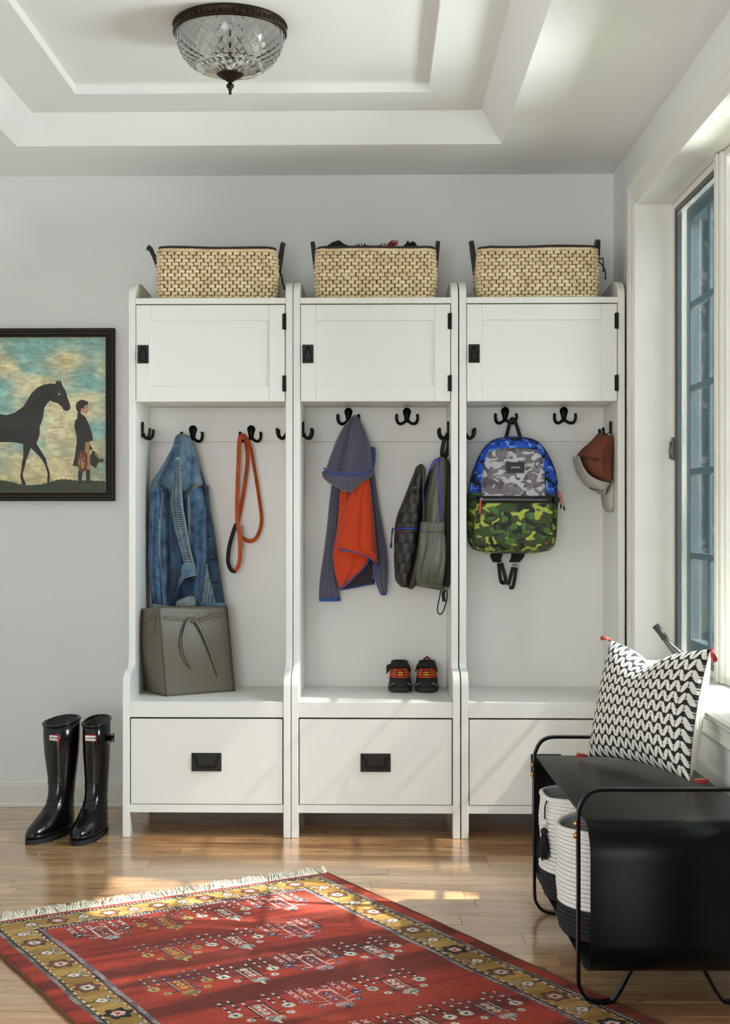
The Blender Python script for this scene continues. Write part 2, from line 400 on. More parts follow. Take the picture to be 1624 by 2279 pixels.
# frame stops round the opening and the two mullions
ST = [(-0.0, 'far')]
def frame(name, y0, y1, z0, z1, wd, x0, x1, mat, bev=0.002):
    obj(name, B().box(x0, y0-wd, z0, x1, y0, z1), mat, wi, bevel=bev)
    obj(name, B().box(x0, y1, z0, x1, y1+wd, z1), mat, wi, bevel=bev)
    obj(name, B().box(x0, y1+wd, z1-wd, x1, y0-wd, z1), mat, wi, bevel=bev)
    obj(name, B().box(x0, y1+wd, z0, x1, y0-wd, z0+wd), mat, wi, bevel=bev)
bays = [(-0.482, -1.100), (-1.185, -1.760), (-1.845, -2.438)]
Z0, Z1 = WZ0+0.002, WZ1-0.002
for y in (-1.100, -1.760):
    obj('mullion', B().box(WP-0.010, y-0.085, Z0, WP+0.07, y, Z1), mTrim, wi, bevel=0.003)
    obj('mullion_bead', B().box(WP-0.016, y-0.058, Z0, WP-0.0102, y-0.027, Z1), mTrim, wi, bevel=0.002)
mSashGrey = M('sash_frame_metal', (104, 98, 90), 0.4, 0.5)
mSashOut = M('sash_paint', (128, 138, 142), 0.45)
for k, (y0, y1) in enumerate(bays):
    frame('window_frame', y0, y1, Z0, Z1, 0.022, WP, WP+0.03, mTrim)
    a0, a1, c0, c1 = y0-0.022, y1+0.022, Z0+0.022, Z1-0.022
    if k != 1:
        frame('screen_frame', a0, a1, c0, c1, 0.014, WP+0.004, WP+0.012, mSashGrey, 0.001)
        obj('insect_screen', B().box(WP+0.0075, a1+0.014, c0+0.014, WP+0.0085, a0-0.014, c1-0.014), mScreen, wi)
    frame('sash', a0, a1, c0, c1, 0.052, WP+0.045, WP+0.085, mSashOut, 0.003)
    s0, s1, d0, d1 = a0-0.052, a1+0.052, c0+0.052, c1-0.052
    obj('pane', B().box(WP+0.062, s1, d0, WP+0.066, s0, d1), mGlass, wi)
    for j in range(1, 5):
        z = d0 + (d1-d0)*j/5
        obj('muntin', B().box(WP+0.050, s1, z-0.011, WP+0.061, s0, z+0.011), mSashOut, wi, bevel=0.002)
    ym = (s0+s1)/2
    obj('muntin', B().box(WP+0.0505, ym-0.010, d0, WP+0.0605, ym+0.010, d1), mSashOut, wi, bevel=0.002)
# crank handle and latch on the screened casement
cx_, cy_, cz_ = WP-0.002, -0.74, 0.665
mNickel = M('grey_hardware', (112, 112, 104), 0.35, 0.7)
b = B(); b.box(WP-0.030, cy_-0.075, 0.634, WP+0.002, cy_+0.075, 0.652)
obj('crank_base', b, mNickel, wi, bevel=0.004)
pth = [(WP-0.018, cy_, 0.650), (WP-0.028, cy_+0.005, 0.668), (WP-0.044, cy_+0.012, 0.684), (WP-0.062, cy_+0.020, 0.704), (WP-0.078, cy_+0.028, 0.728)]
obj('crank_arm', B().tube(pth, [0.015, 0.017, 0.015, 0.011, 0.009], 10), mNickel, wi, True)
obj('crank_knob', B().tube([(WP-0.074, cy_+0.026, 0.722), (WP-0.084, cy_+0.031, 0.738), (WP-0.102, cy_+0.041, 0.764)], [0.012, 0.011, 0.0125], 12), M('dark_grip', (66, 68, 64), 0.4), wi, True)
obj('latch', B().box(WP-0.006, -0.507, 1.32, WP+0.004, -0.494, 1.40), mNickel, wi, bevel=0.002)
obj('latch_lever', B().tube([(WP-0.008, -0.505, 1.385), (WP-0.014, -0.508, 1.35), (WP-0.010, -0.508, 1.325)], 0.004, 8), mNickel, wi, True)

# unseen glass doors and window, invented behind the camera to bring in extra daylight
for nm, (x0, x1) in (('invented_door_1', (-2.75, -0.9)), ('invented_door_2', (-0.9, 0.95))):
    d = bpy.data.objects.new(nm, None); d.location = ((x0+x1)/2, YF, 0); d['kind'] = 'structure'; COL.objects.link(d)
    obj('stile', B().box(x0, YF-0.07, 0, x0+0.09, YF-0.03, 2.35), mTrim, d); obj('stile', B().box(x1-0.09, YF-0.07, 0, x1, YF-0.03, 2.35), mTrim, d)
    obj('rail', B().box(x0+0.09, YF-0.07, 0, x1-0.09, YF-0.03, 0.15), mTrim, d); obj('rail', B().box(x0+0.09, YF-0.07, 2.25, x1-0.09, YF-0.03, 2.35), mTrim, d)
    obj('pane', B().box(x0+0.09, YF-0.052, 0.15, x1-0.09, YF-0.048, 2.25), mGlass, d)
d = bpy.data.objects.new('invented_window_2', None); d.location = (XL2, -4.45, 0.55); d['kind'] = 'structure'; COL.objects.link(d)
for (y0, y1) in ((-5.5, -5.42), (-4.49, -4.41), (-3.48, -3.4)): obj('window_frame', B().box(XL2-0.07, y0, 0.55, XL2-0.02, y1, 2.3), mTrim, d)
obj('window_frame', B().box(XL2-0.0699, -5.42, 0.55, XL2-0.0201, -3.48, 0.62), mTrim, d); obj('window_frame', B().box(XL2-0.0699, -5.42, 2.23, XL2-0.0201, -3.48, 2.3), mTrim, d)
for (y0, y1) in ((-5.42, -4.49), (-4.41, -3.48)): obj('pane', B().box(XL2-0.052, y0, 0.62, XL2-0.048, y1, 2.23), mGlass, d)

# ---- outdoors by the window: lawn, a clipped hedge and trees
g = struct('lawn', B().box(XR+0.3, -9, -0.30, 14, 14, -0.25), M('lawn_green', (70, 88, 52), 0.9, var=(3, 0.3)))
mLeaf = M('leaf_green', (52, 76, 46), 0.6, var=(2, 0.4)); mBark = M('bark', (74, 60, 48), 0.9, bump=(30, 0.6, 0.01))
def tree(label, x, y, h, rx_, rz_, n, seed, zc, leaf=0.07):
    rg = np.random.RandomState(seed)
    t = thing('garden_tree', label, 'tree', (x, y, -0.25), 'trees outside the window')
    tr = B().tube([(x, y, -0.25), (x+0.05, y, h*0.4), (x, y+0.05, h*0.75)], [0.12, 0.09, 0.04], 8)
    for k in range(7):
        a = rg.rand()*6.28; z0 = h*(0.35+0.35*rg.rand())
        tr.tube([(x, y, z0), (x+math.cos(a)*rx_*0.4, y+math.sin(a)*rx_*0.4, z0+0.3), (x+math.cos(a)*rx_*0.8, y+math.sin(a)*rx_*0.8, z0+0.5)], [0.045, 0.03, 0.012], 5)
    obj('trunk', tr, mBark, t, True)
    d = rg.normal(size=(n, 3)); d /= np.linalg.norm(d, axis=1)[:, None]; d *= (rg.rand(n)**0.45)[:, None]
    c = d*np.array([rx_, rx_, rz_]) + np.array([x, y, zc])
    fb = B(); vs = []; fs = []
    for i in range(n):
        a = rg.normal(size=3); a /= np.linalg.norm(a); q = np.cross(a, rg.normal(size=3)); q /= np.linalg.norm(q)
        k = len(vs); vs += [tuple(c[i]-a*leaf), tuple(c[i]+q*leaf*0.5), tuple(c[i]+a*leaf), tuple(c[i]-q*leaf*0.5)]; fs.append((k, k+1, k+2, k+3))
    fb.v = vs; fb.f = fs
    o = obj('foliage', fb, mLeaf, t); o['kind'] = 'stuff'; return t
tree('leafy tree seen through the insect screen beyond the window', 4.6, 8.5, 4.0, 2.0, 2.2, 6000, 1, 2.4, 0.11)

tree('unseen airy tree added outside the window to filter the sunlight', 6.4, -3.75, 7.2, 2.6, 2.2, 3600, 5, 7.3, 0.11)  # out of view, added to dapple the sun and thin it at the nearer bays
# ============================================================ LOCKERS
LW, LT = 0.590, 0.0255
YL, YU, YB = -0.490, -0.375, -0.030
def arc(cx, cy, rx, ry, a0, a1, n):
    return [(cx+rx*math.cos(math.radians(a0+(a1-a0)*i/n)), cy+ry*math.sin(math.radians(a0+(a1-a0)*i/n))) for i in range(n+1)]
prof = [(YB, 0.0), (YB, 1.975), (-0.245, 1.979)]
prof += arc(-0.245, 1.919, 0.130, 0.060, 90, 180, 10)
prof += [(YU, 0.612)] + arc(YU-0.030, 0.612, 0.030, 0.030, 0, -90, 6)
prof += [(-0.425, 0.582)] + arc(-0.425, 0.532, 0.065, 0.050, 90, 180, 9)
prof += [(YL, 0.0), (YL+0.055, 0.0)] + arc(YL+0.105, 0.045, 0.050, 0.042, 180, 90, 6) + [(-0.12, 0.087)] + arc(-0.12, 0.045, 0.040, 0.042, 90, 0, 5) + [(-0.08, 0.0)]
hookplate = arc(0, 0.012, 0.0155, 0.0165, 0, 180, 12) + [(-0.011, -0.004), (-0.0085, -0.018), (-0.010, -0.028), (0.010, -0.028), (0.0085, -0.018), (0.011, -0.004)]
def hook_b():
    b = B().prism(hookplate, 'y', -0.0065, 0.0)
    for s in (-1, 1):
        p = cr([(0, -0.006, -0.016), (s*0.010, -0.010, -0.027), (s*0.024, -0.020, -0.034), (s*0.035, -0.030, -0.029), (s*0.0395, -0.035, -0.016), (s*0.0392, -0.036, -0.004)], 4)
        b.tube(p, [0.0058]*(len(p)-1)+[0.0052], 8); b.ball((s*0.0392, -0.036, -0.003), 0.0062, 8, 5)
    return b
hookm = tomesh('coat_hook', hook_b(), mBlackIron, True)
mPlate = M('pull_plate_brown_black', (34, 29, 26), 0.45, 0.5, bump=(40, 0.1))
def pull_drawer():
    plate = B().box(-0.0525, -0.004, -0.032, 0.0525, 0, 0.032)
    p = [(-0.037, -0.009, 0.019), (-0.037, -0.010, 0.012), (-0.034, -0.011, -0.004), (-0.031, -0.012, -0.015), (-0.027, -0.013, -0.018), (0, -0.014, -0.0155), (0.027, -0.013, -0.018), (0.031, -0.012, -0.015), (0.034, -0.011, -0.004), (0.037, -0.010, 0.012), (0.037, -0.009, 0.019)]
    h = B().tube(p, 0.0032, 8)
    for s in (-1, 1): h.tube([(s*0.047, -0.008, 0.019), (s*0.035, -0.008, 0.019)], 0.0040, 8)
    return plate, h
def pull_door():
    plate = B().box(-0.020, -0.004, -0.033, 0.020, 0, 0.033)
    h = B().tube([(-0.005, -0.008, 0.020), (-0.007, -0.009, 0.014), (-0.014, -0.011, -0.020), (-0.013, -0.012, -0.024), (0.013, -0.012, -0.024), (0.014, -0.011, -0.020), (0.007, -0.009, 0.014), (0.005, -0.008, 0.020)], 0.0028, 8, closed=True)
    h.box(-0.006, -0.009, 0.016, 0.006, -0.0035, 0.025)
    return plate, h
def make_locker():
    t = thing('hall_locker', 'x', 'locker')
    K = dict(parent=t, world=False)
    xi = LW/2 - LT
    for s in (-1, 1):
        a, c = (-LW/2, -LW/2+LT) if s < 0 else (LW/2-LT, LW/2)
        recalc(obj('side_panel', B().prism(prof, 'x', a, c), mLock, bevel=0.0025, **K))
    obj('back_panel', B().box(-xi, -0.060, 0.09, xi, -0.048, 1.948), mLock, **K)
    obj('top_shelf', B().box(-xi, -0.378, 1.887, xi, -0.0605, 1.908), mLock, bevel=0.0015, **K)
    obj('cabinet_floor', B().box(-xi, -0.350, 1.540, xi, -0.0605, 1.556), mLock, bevel=0.0015, **K)
    obj('hook_rail', B().box(-xi, -0.073, 1.408, xi, -0.0605, 1.5395), mLock, bevel=0.0015, **K)
    # cabinet door: stiles, rails, recessed panel, latch and hinges
    x0, x1, z0, z1, y0, y1 = -xi+0.002, xi-0.0025, 1.537, 1.8835, -0.374, -0.352
    d = obj('cabinet_door', B().box(x0+0.050, y0+0.007, z0+0.052, x1-0.052, y1, z1-0.052), mLock, **K)
    D = dict(parent=d, world=False)
    obj('stile', B().box(x0, y0, z0, x0+0.0535, y1, z1), mLock, bevel=0.0012, **D)
    obj('stile', B().box(x1-0.0555, y0, z0, x1, y1, z1), mLock, bevel=0.0012, **D)
    obj('rail', B().box(x0+0.0537, y0+0.0004, z0, x1-0.0557, y1, z0+0.056), mLock, bevel=0.0012, **D)
    obj('rail', B().box(x0+0.0537, y0+0.0004, z1-0.056, x1-0.0557, y1, z1), mLock, bevel=0.0012, **D)
    pl, hd = pull_door()
    for nm, bb in (('latch_plate', pl), ('latch_ring', hd)):
        o = obj(nm, bb, mPlate if nm == 'latch_plate' else mBlackIron, bevel=0.0012 if nm == 'latch_plate' else 0, smooth=True, **D); o.location = (x0+0.0255, y0, 1.707)
    for z in (1.823, 1.601):
        hb = B().tube([(x1+0.001, y0-0.003, z-0.029), (x1+0.001, y0-0.003, z+0.029)], 0.0045, 8); hb.box(x1-0.009, y0-0.0015, z-0.028, x1, y0, z+0.028)
        for k in (-0.012, 0.012): hb.tube([(x1+0.001, y0-0.003, z+k-0.001), (x1+0.001, y0-0.003, z+k+0.001)], 0.0052, 8)
        obj('hinge', hb, mBlackIron, **D)
    obj('seat', B().box(-xi, YL+0.003, 0.421, xi, -0.0605, 0.476), mLock, bevel=0.002, **K)
    w_ = obj('drawer', B().box(-xi+0.0035, YL+0.003, 0.1175, xi-0.0035, YL+0.022, 0.4155), mLock, bevel=0.0015, **K)
    obj('drawer_box', B().box(-xi+0.012, YL+0.0225, 0.13, xi-0.012, -0.09, 0.40), mLock, parent=w_, world=False)
    pl, hd = pull_drawer()
    for nm, bb in (('pull_plate', pl), ('pull_handle', hd)):
        o = obj(nm, bb, mPlate if nm == 'pull_plate' else mBlackIron, parent=w_, world=False, bevel=0.0012 if nm == 'pull_plate' else 0, smooth=True); o.location = (0, YL+0.003, 0.265)
    obj('bottom_rail', B().box(-xi, YL+0.004, 0.087, xi, YL+0.026, 0.1155), mLock, bevel=0.0015, **K)
    obj('base_board', B().box(-xi, YL+0.0265, 0.100, xi, -0.0605, 0.1155), mLock, **K)
    return t
def copy_tree(o, parent=None):
    c = o.copy(); COL.objects.link(c); c.parent = parent
    for ch in list(o.children): copy_tree(ch, c)
    return c
LX = [-0.589, 0.003, 0.597]
lab = ['white wooden locker on the left, holding the denim jacket and olive tote', 'middle white wooden locker holding the hooded fleece and sneakers', 'right white wooden locker next to the window, holding the camouflage backpack']
L0 = make_locker(); lock = [L0, copy_tree(L0), copy_tree(L0)]
for k, t in enumerate(lock):
    t.location = (LX[k], 0, 0); t['label'] = lab[k]; t['group'] = 'white hall lockers'
    hz = [1.442, 1.508, 1.510][k]
    spots = [(-0.103, -0.0735, hz, 0), (0.119, -0.0735, hz, 0), (-LW/2+LT+0.0005, -0.245, 1.445, PI/2), (LW/2-LT-0.0005, -0.245, 1.445, -PI/2)]
    for (x, y, z, r) in spots:
        o = bpy.data.objects.new('coat_hook', hookm); COL.objects.link(o); o.parent = t; o.location = (x, y, z); o.rotation_euler = (0, 0, r)

# ============================================================ WOVEN BASKETS ON TOP
mWeave = M('water_hyacinth', (236, 219, 184), 0.7, bump=(260, 0.4, 0.001), var=(38, 0.25, (214, 186, 144)), stretch=(0.4, 0.4, 1))
mDarkBraid = M('dark_braid', (58, 47, 42), 0.8, bump=(300, 0.6))
mStake = M('dark_stake', (64, 46, 34), 0.85)
mStrap = M('black_leather', (26, 25, 24), 0.5, bump=(200, 0.2))
def rrect_path(hw, hd, r, n):
    """n points evenly along a rounded rectangle, with outward normals"""
    per = 2*(2*(hw-r)+2*(hd-r)) + 2*PI*r; out = []
    segs = [((-hw+r, -hd), (1, 0), 2*(hw-r), None), ((hw-r, -hd+r), None, PI*r/2, -90), ((hw, -hd+r), (0, 1), 2*(hd-r), None), ((hw-r, hd-r), None, PI*r/2, 0),
            ((hw-r, hd), (-1, 0), 2*(hw-r), None), ((-hw+r, hd-r), None, PI*r/2, 90), ((-hw, hd-r), (0, -1), 2*(hd-r), None), ((-hw+r, -hd+r), None, PI*r/2, 180)]
    for i in range(n):
        s = per*i/n
        for (p, d, L, a) in segs:
            if s <= L: break
            s -= L
        if d: out.append((p[0]+d[0]*s, p[1]+d[1]*s, d[1], -d[0]))
        else:
            an = math.radians(a + 90*s/L); out.append((p[0]+r*math.cos(an), p[1]+r*math.sin(an), math.cos(an), math.sin(an)))
    return out
def make_basket(label, x, y, rz, seed, handles):
    z0 = 1.9085; hw, hd, H = 0.212, 0.130, 0.172; rg = random.Random(seed)
    t = thing('woven_basket', label, 'basket', (x, y, z0), 'woven storage baskets on the lockers'); t.rotation_euler = (0, 0, rz)
    K = dict(parent=t, world=False)
    NP, S, rows = 50, 12, 13; n = NP*S; rh = H/rows
    def swell(z): return 0.006*math.sin(PI*min(1, z/H)*0.9)
    # dark core wall behind the weave
    core = B(); rs = []
    for z in (0.004, H*0.3, H*0.6, H): 
        rs.append([(px-nx*0.003+nx*swell(z), py-ny*0.003+ny*swell(z), z) for px, py, nx, ny in rrect_path(hw, hd, 0.032, 96)])
    for z in (H, H*0.5, 0.010): rs.append([(px-nx*0.012, py-ny*0.012, z) for px, py, nx, ny in rrect_path(hw, hd, 0.032, 96)])
    core.rings(rs, True, True); obj('core_wall', core, mStake, smooth=True, **K)
    pth = rrect_path(hw, hd, 0.034, n)
    for k in range(rows):
        off = (k % 2)*0.5 + rg.uniform(-0.08, 0.08); rr_ = []
        for q in range(6):
            h = q/5; zz = (k+h)*rh + 0.002; prf = math.sin(PI*(0.06+0.88*h))**0.6
            ring = []
            for i in range(n):
                ph = (i/S + off) % 1.0; idx = int(i/S+off)
                e = min(ph, 1-ph)/0.5; pad = min(1.0, max(0.0, (e-0.10)*2.6))**0.5
                jit = 0.0012*math.sin(idx*12.9898+k*78.2+seed)
                px, py, nx, ny = pth[i]; d = -0.0060 + (0.0125+jit)*pad*prf + swell(zz)
                pinch = 1 - 0.22*(1-pad)*1.0
                zc = (k+0.5)*rh+0.002
                ring.append((px+nx*d, py+ny*d, zc+(zz-zc)*pinch + 0.0008*math.sin(idx*3.1+k)))
            rr_.append(ring)
        obj('weave_row', B().rings(rr_, True, False), mWeave, smooth=True, **K)
    def rope(name, z, hw_, hd_, r, mat, tw, wave=0):
        nn = 300; base = rrect_path(hw_, hd_, 0.035, nn); b = B()
        for st in range(2):
            path = [(px+nx*r*0.55*math.cos(tw*2*PI*i/nn+st*PI), py+ny*r*0.55*math.cos(tw*2*PI*i/nn+st*PI), z+wave*math.sin(i*0.09+seed)+r*0.55*math.sin(tw*2*PI*i/nn+st*PI)) for i, (px, py, nx, ny) in enumerate(base)]
            b.tube(path, r*0.62, 6, closed=True, up=(0, 0, 1))
        obj(name, b, mat, smooth=True, **K)
    rope('base_rope', 0.003+0.004, hw-0.002, hd-0.002, 0.005, mWeave, 55)
    rope('rim_rope', H+0.006, hw+0.002, hd+0.002, 0.006, mWeave, 60, 0.001)
    rope('rim_braid', H+0.016, hw-0.002, hd-0.002, 0.0055, mDarkBraid, 70, 0.0015)
    for s in (-1, 1):
        tilt, hgt = handles[0 if s < 0 else 1]
        hp = cr([(s*(hw+0.006), -0.045, H-0.055), (s*(hw+0.010+tilt*0.3), -0.042, H-0.01), (s*(hw+0.012+tilt*0.8), -0.030, H+hgt*0.8), (s*(hw+0.012+tilt), 0.0, H+hgt),
                 (s*(hw+0.012+tilt*0.8), 0.030, H+hgt*0.8), (s*(hw+0.010+tilt*0.3), 0.042, H-0.01), (s*(hw+0.006), 0.045, H-0.055)], 5)
        obj('handle', B().tube(hp, 1.0, sec=flat(0.015, 0.018), up=(0, 1, 0)), mStrap, **K)
    return t
make_basket('woven basket on top of the left locker, handle splayed outwards', -0.577, -0.205, math.radians(3), 1, ((0.034, 0.036), (0.012, 0.052)))
make_basket('woven basket on top of the middle locker, filled with dark scarves', 0.003, -0.205, 0, 5, ((0.008, 0.052), (0.006, 0.052)))
tb = make_basket('woven basket on top of the right locker, cord ends dangling from its handle', 0.592, -0.205, math.radians(-2), 9, ((0.010, 0.054), (0.004, 0.054)))
mCord = M('black_cord', (20, 19, 19), 0.7)
for (q0, q1) in ((-0.030, 0.0), (-0.014, -0.028)):
    pth = cr([(0.226, -0.048, 0.150), (0.240, -0.055, 0.158+q1), (0.255+q0*0.4, -0.055, 0.140+q1), (0.258+q0*0.5, -0.054, 0.112+q1)], 6)
    obj('cord', B().tube(pth, 0.0022, 6).ball(pth[-1], 0.0042, 6, 4), mCord, parent=tb, world=False, smooth=True)
t0 = [o for o in bpy.data.objects if o.get('label', '').startswith('woven basket on top of the left')][0]
pth = cr([(0.222, -0.050, 0.120), (0.232, -0.058, 0.100), (0.236, -0.056, 0.075), (0.244, -0.055, 0.050)], 6)
obj('cord', B().tube(pth, 0.0032, 6), mCord, parent=t0, world=False, smooth=True)
# contents of the middle basket
def lump(name, c, sc, mat, seed, parent=None, amp=0.18):
    rg = np.random.RandomState(seed); ph = rg.rand(6)*6
    b = B(); rs = []
    for i in range(15):
        th = PI*i/14; ring = []
        for j in range(26):
            a = 2*PI*j/26; d = 1 + amp*math.sin(3*a+ph[0]+2*th)*math.sin(2*th+ph[1]) + amp*0.5*math.sin(7*a+ph[2])*math.sin(5*th+ph[3])
            s_ = max(0.02, math.sin(th)); ring.append((c[0]+sc[0]*d*s_*math.cos(a), c[1]+sc[1]*d*s_*math.sin(a), c[2]-sc[2]*d*math.cos(th)))
        rs.append(ring)
    b.rings(rs); return obj(name, b, mat, parent, smooth=True)
mBlackKnit = M('black_knit', (18, 17, 19), 0.95, bump=(220, 0.9, 0.003))
o = lump('black_shawl', (-0.138, -0.215, 2.085), (0.052, 0.075, 0.052), mBlackKnit, 3)
tag(o, 'black woolly shawl bunched up inside the middle basket', 'shawl')
o = lump('black_beanie', (0.128, -0.215, 2.082), (0.040, 0.055, 0.050), mBlackKnit, 8)
tag(o, 'small black knitted beanie peeking over the middle basket rim', 'hat')
sc = thing('striped_scarf', 'black, white and yellow striped scarf with red fringe in the middle basket', 'scarf', (0.0, -0.27, 2.03))
def stripes(u): 
    pal = [(24,23,26), (216,176,60), (24,23,26), (232,226,214), (24,23,26), (238,234,226), (30,28,32), (120,60,90), (224,220,208)]
    return lin(pal[int(u*26) % len(pal)])
nu, nv = 80, 14
def fs(u, v): return (-0.070+0.125*u, -0.315+0.11*v, 2.108+0.010*math.sin(u*9)*0.6+0.010*math.sin(PI*v)-0.030*(1-math.sin(PI*min(1, v*1.2))))
obj('folded_cloth', B().grid(nu, nv, fs), MA('striped_wool', 0.95, bump=(300, 0.8)), sc, True, cols=[stripes(i/(nu-1)) for i in range(nu) for j in range(nv)])
fr_ = B(); rg = random.Random(4)
for k in range(40):
    x, y = 0.045+rg.random()*0.022, -0.30+rg.random()*0.03
    fr_.tube([(x, y, 2.098), (x+rg.uniform(0, 0.012), y-0.005, 2.114+rg.random()*0.006), (x+rg.uniform(0.004, 0.022), y-0.012, 2.116+rg.random()*0.012)], 0.0011, 4)
o = obj('fringe', fr_, M('red_yarn', (176, 44, 40), 0.9, var=(60, 0.6, (60, 20, 40))), sc); o['kind'] = 'stuff'
# ============================================================ FRAMED PAINTING ON THE BACK WALL
def pip(px, py, poly):
    inside = np.zeros(px.shape, bool); n = len(poly); j = n-1
    for i in range(n):
        xi, yi = poly[i]; xj, yj = poly[j]
        with np.errstate(divide='ignore', invalid='ignore'):
            c = ((yi > py) != (yj > py)) & (px < (xj-xi)*(py-yi)/(yj-yi+1e-12)+xi)
        inside ^= c; j = i
    return inside
def vnoise(x, y, seed):
    rg = np.random.RandomState(seed); T = rg.rand(64, 64)
    xi = np.floor(x).astype(int); yi = np.floor(y).astype(int); fx = x-xi; fy = y-yi
    fx = fx*fx*(3-2*fx); fy = fy*fy*(3-2*fy)
    g = lambda a, b_: T[a % 64, b_ % 64]
    return (g(xi, yi)*(1-fx)+g(xi+1, yi)*fx)*(1-fy) + (g(xi, yi+1)*(1-fx)+g(xi+1, yi+1)*fx)*fy
def fbm(x, y, seed, o=4):
    s = 0; a = 0.5; t = 0
    for k in range(o): s = s + a*vnoise(x*2**k, y*2**k, seed+k); t += a; a *= 0.5
    return s/t
YPC = -0.012
tp = thing('framed_painting', 'framed picture of a dark horse led by a groom under a cloudy sky', 'picture', P(60, 1113, -0.01))
pxm = 0.18/576.9                       # metres per sketch unit on the wall
ox, oz = P(0, 720, 0.0).x, P(0, 720, 0.0).z
def pa(x, y, Y=0): return (ox + x*pxm, Y, oz - y*pxm)
SX0, SX1, SY0, SY1 = -1500, 1332, 180, 2098
gxs = np.concatenate([np.linspace(SX0, -60, 110, endpoint=False), np.linspace(-60, SX1, 372)]); nx_ = len(gxs); ny_ = 500
gx, gy = np.meshgrid(gxs, np.linspace(SY0, SY1, ny_), indexing='ij')
L3 = lambda c: np.array(lin(c))
sky = fbm(gx/420+3, gy/260, 21); s2 = fbm(gx/160, gy/90+9, 31); s3 = fbm(gx/60, gy/60, 41, 3)
up_ = np.clip((1100-gy)/1000, 0, 1)
tq = np.clip((sky-0.40)*4+up_*0.8-0.25, 0, 1)[..., None]
col = L3((230, 218, 174))*(1-tq) + L3((150, 194, 182))*tq
cl = np.exp(-(((gx-830)/260)**2+((gy-460)/150)**2))[..., None]*0.9 + np.exp(-(((gx-20)/200)**2+((gy-420)/130)**2))[..., None]*0.6
col = col*(1-cl) + L3((222, 200, 146))*cl
bl = (np.exp(-(((gx-1070)/140)**2+((gy-700)/110)**2))+np.exp(-(((gx-400)/330)**2+((gy-330)/110)**2)))[..., None]*0.75
col = col*(1-np.clip(bl, 0, 1)) + L3((134, 190, 184))*np.clip(bl, 0, 1)
lo = np.clip((gy-1400)/500, 0, 1)[..., None]; col = col*(1-0.55*lo) + L3((196, 178, 128))*0.55*lo
s2 = 0.5*s2+0.5*fbm(gx/70, gy/24+4, 33); dk = np.clip((s2-0.5)*3.2, -0.5, 0.5)[..., None]; col = col*(1+0.50*dk)*(0.84+0.32*s3[..., None])
crk = ((np.abs(((gy+26*np.sin(gx/190+gy/400)+14*np.sin(gx/67)+40*fbm(gx/90, gy/500, 55)) % 190)-75) < 3) & (fbm(gx/120, gy/60, 57) > 0.46))[..., None]*0.30; col = col*(1-crk)
ed = np.clip(np.minimum(SX1-gx, np.minimum(gy-SY0, SY1-gy))/120, 0, 1)[..., None]; col *= 0.72+0.28*ed
gp = np.interp(gx, [-1500, -700, 0, 150, 280, 400, 520, 620, 720, 800, 950, 1330], [1980, 1950, 1945, 1965, 2005, 2010, 2000, 1975, 1945, 1935, 1950, 1958])
gm = gy > gp + 4*np.sin(gx/9)
col[gm] = (L3((52, 62, 38))*(0.7+0.7*s3[..., None]))[gm]
horse = [(0,1130),(110,1140),(200,1110),(300,1040),(340,980),(400,880),(480,800),(560,765),(640,750),(705,760),(712,730),(740,705),(747,745),(757,705),(775,725),(785,770),(830,840),(850,920),(885,1010),(892,1060),(870,1085),(830,1092),(800,1075),(790,1045),(730,995),(670,980),(640,960),(600,1000),(570,1050),(560,1100),(545,1190),(510,1290),(508,1380),(490,1440),(468,1490),(520,1580),(560,1640),(590,1690),(600,1760),(630,1840),(637,1900),(632,1975),(605,1985),(600,1920),(610,1880),(575,1760),(530,1690),(500,1650),(440,1590),(398,1550),(370,1620),(340,1710),(320,1790),(300,1860),(302,1910),(337,2000),(290,2012),(270,1920),(265,1890),(280,1820),(285,1740),(300,1680),(305,1600),(300,1500),(200,1480),(0,1475),(-200,1440),(-420,1380),(-480,1500),(-430,1650),(-450,1780),(-420,1950),(-490,1965),(-510,1800),(-520,1660),(-600,1520),(-640,1650),(-690,1760),(-700,1960),(-760,1960),(-755,1760),(-720,1600),(-735,1400),(-720,1240),(-640,1150),(-500,1110),(-250,1135)]
hm = pip(gx, gy, horse); col[hm] = (L3((38, 33, 29))*(0.75+0.55*s2[..., None]))[hm]
mane = hm & (np.abs(gy-(1045-0.98*(gx-300))) < 70) & (gx > 300) & (gx < 520) & ((gx*0.9+gy*0.3) % 34 < 9); col[mane] = L3((70, 62, 54))
eye = ((gx-752)**2+(gy-882)**2) < 90; col[eye] = L3((190, 180, 160))
hl = np.exp(-(((gx-180)/260)**2+((gy-1230)/90)**2))*0.9+np.exp(-(((gx-480)/60)**2+((gy-1280)/150)**2))*0.6+np.exp(-(((gx-760)/50)**2+((gy-860)/70)**2))*0.8
col[hm] = col[hm]*(1+1.1*hl[hm][:, None])
def paint(poly, c):
    m = pip(gx, gy, poly); col[m] = L3(c)*(0.85+0.3*s3[m][:, None])
paint([(1080,1470),(1138,1465),(1130,1600),(1140,1700),(1137,1835),(1080,1835),(1060,1800),(1000,1835),(985,1790),(1040,1600)], (168, 134, 76))
paint([(980,1110),(1020,1105),(1080,1170),(1130,1280),(1165,1400),(1172,1460),(1075,1482),(1070,1590),(1030,1600),(975,1782),(918,1770),(945,1650),(965,1500),(967,1400),(940,1300),(943,1220),(975,1180)], (40, 34, 30))
paint([(1010,1112),(1060,1100),(1110,1150),(1132,1225),(1105,1205),(1070,1162)], (214, 204, 178))
paint([(1050,1040),(1085,1015),(1108,1020),(1108,1060),(1120,1078),(1104,1090),(1106,1115),(1085,1132),(1060,1115),(1030,1110),(1025,1070)], (198, 150, 112))
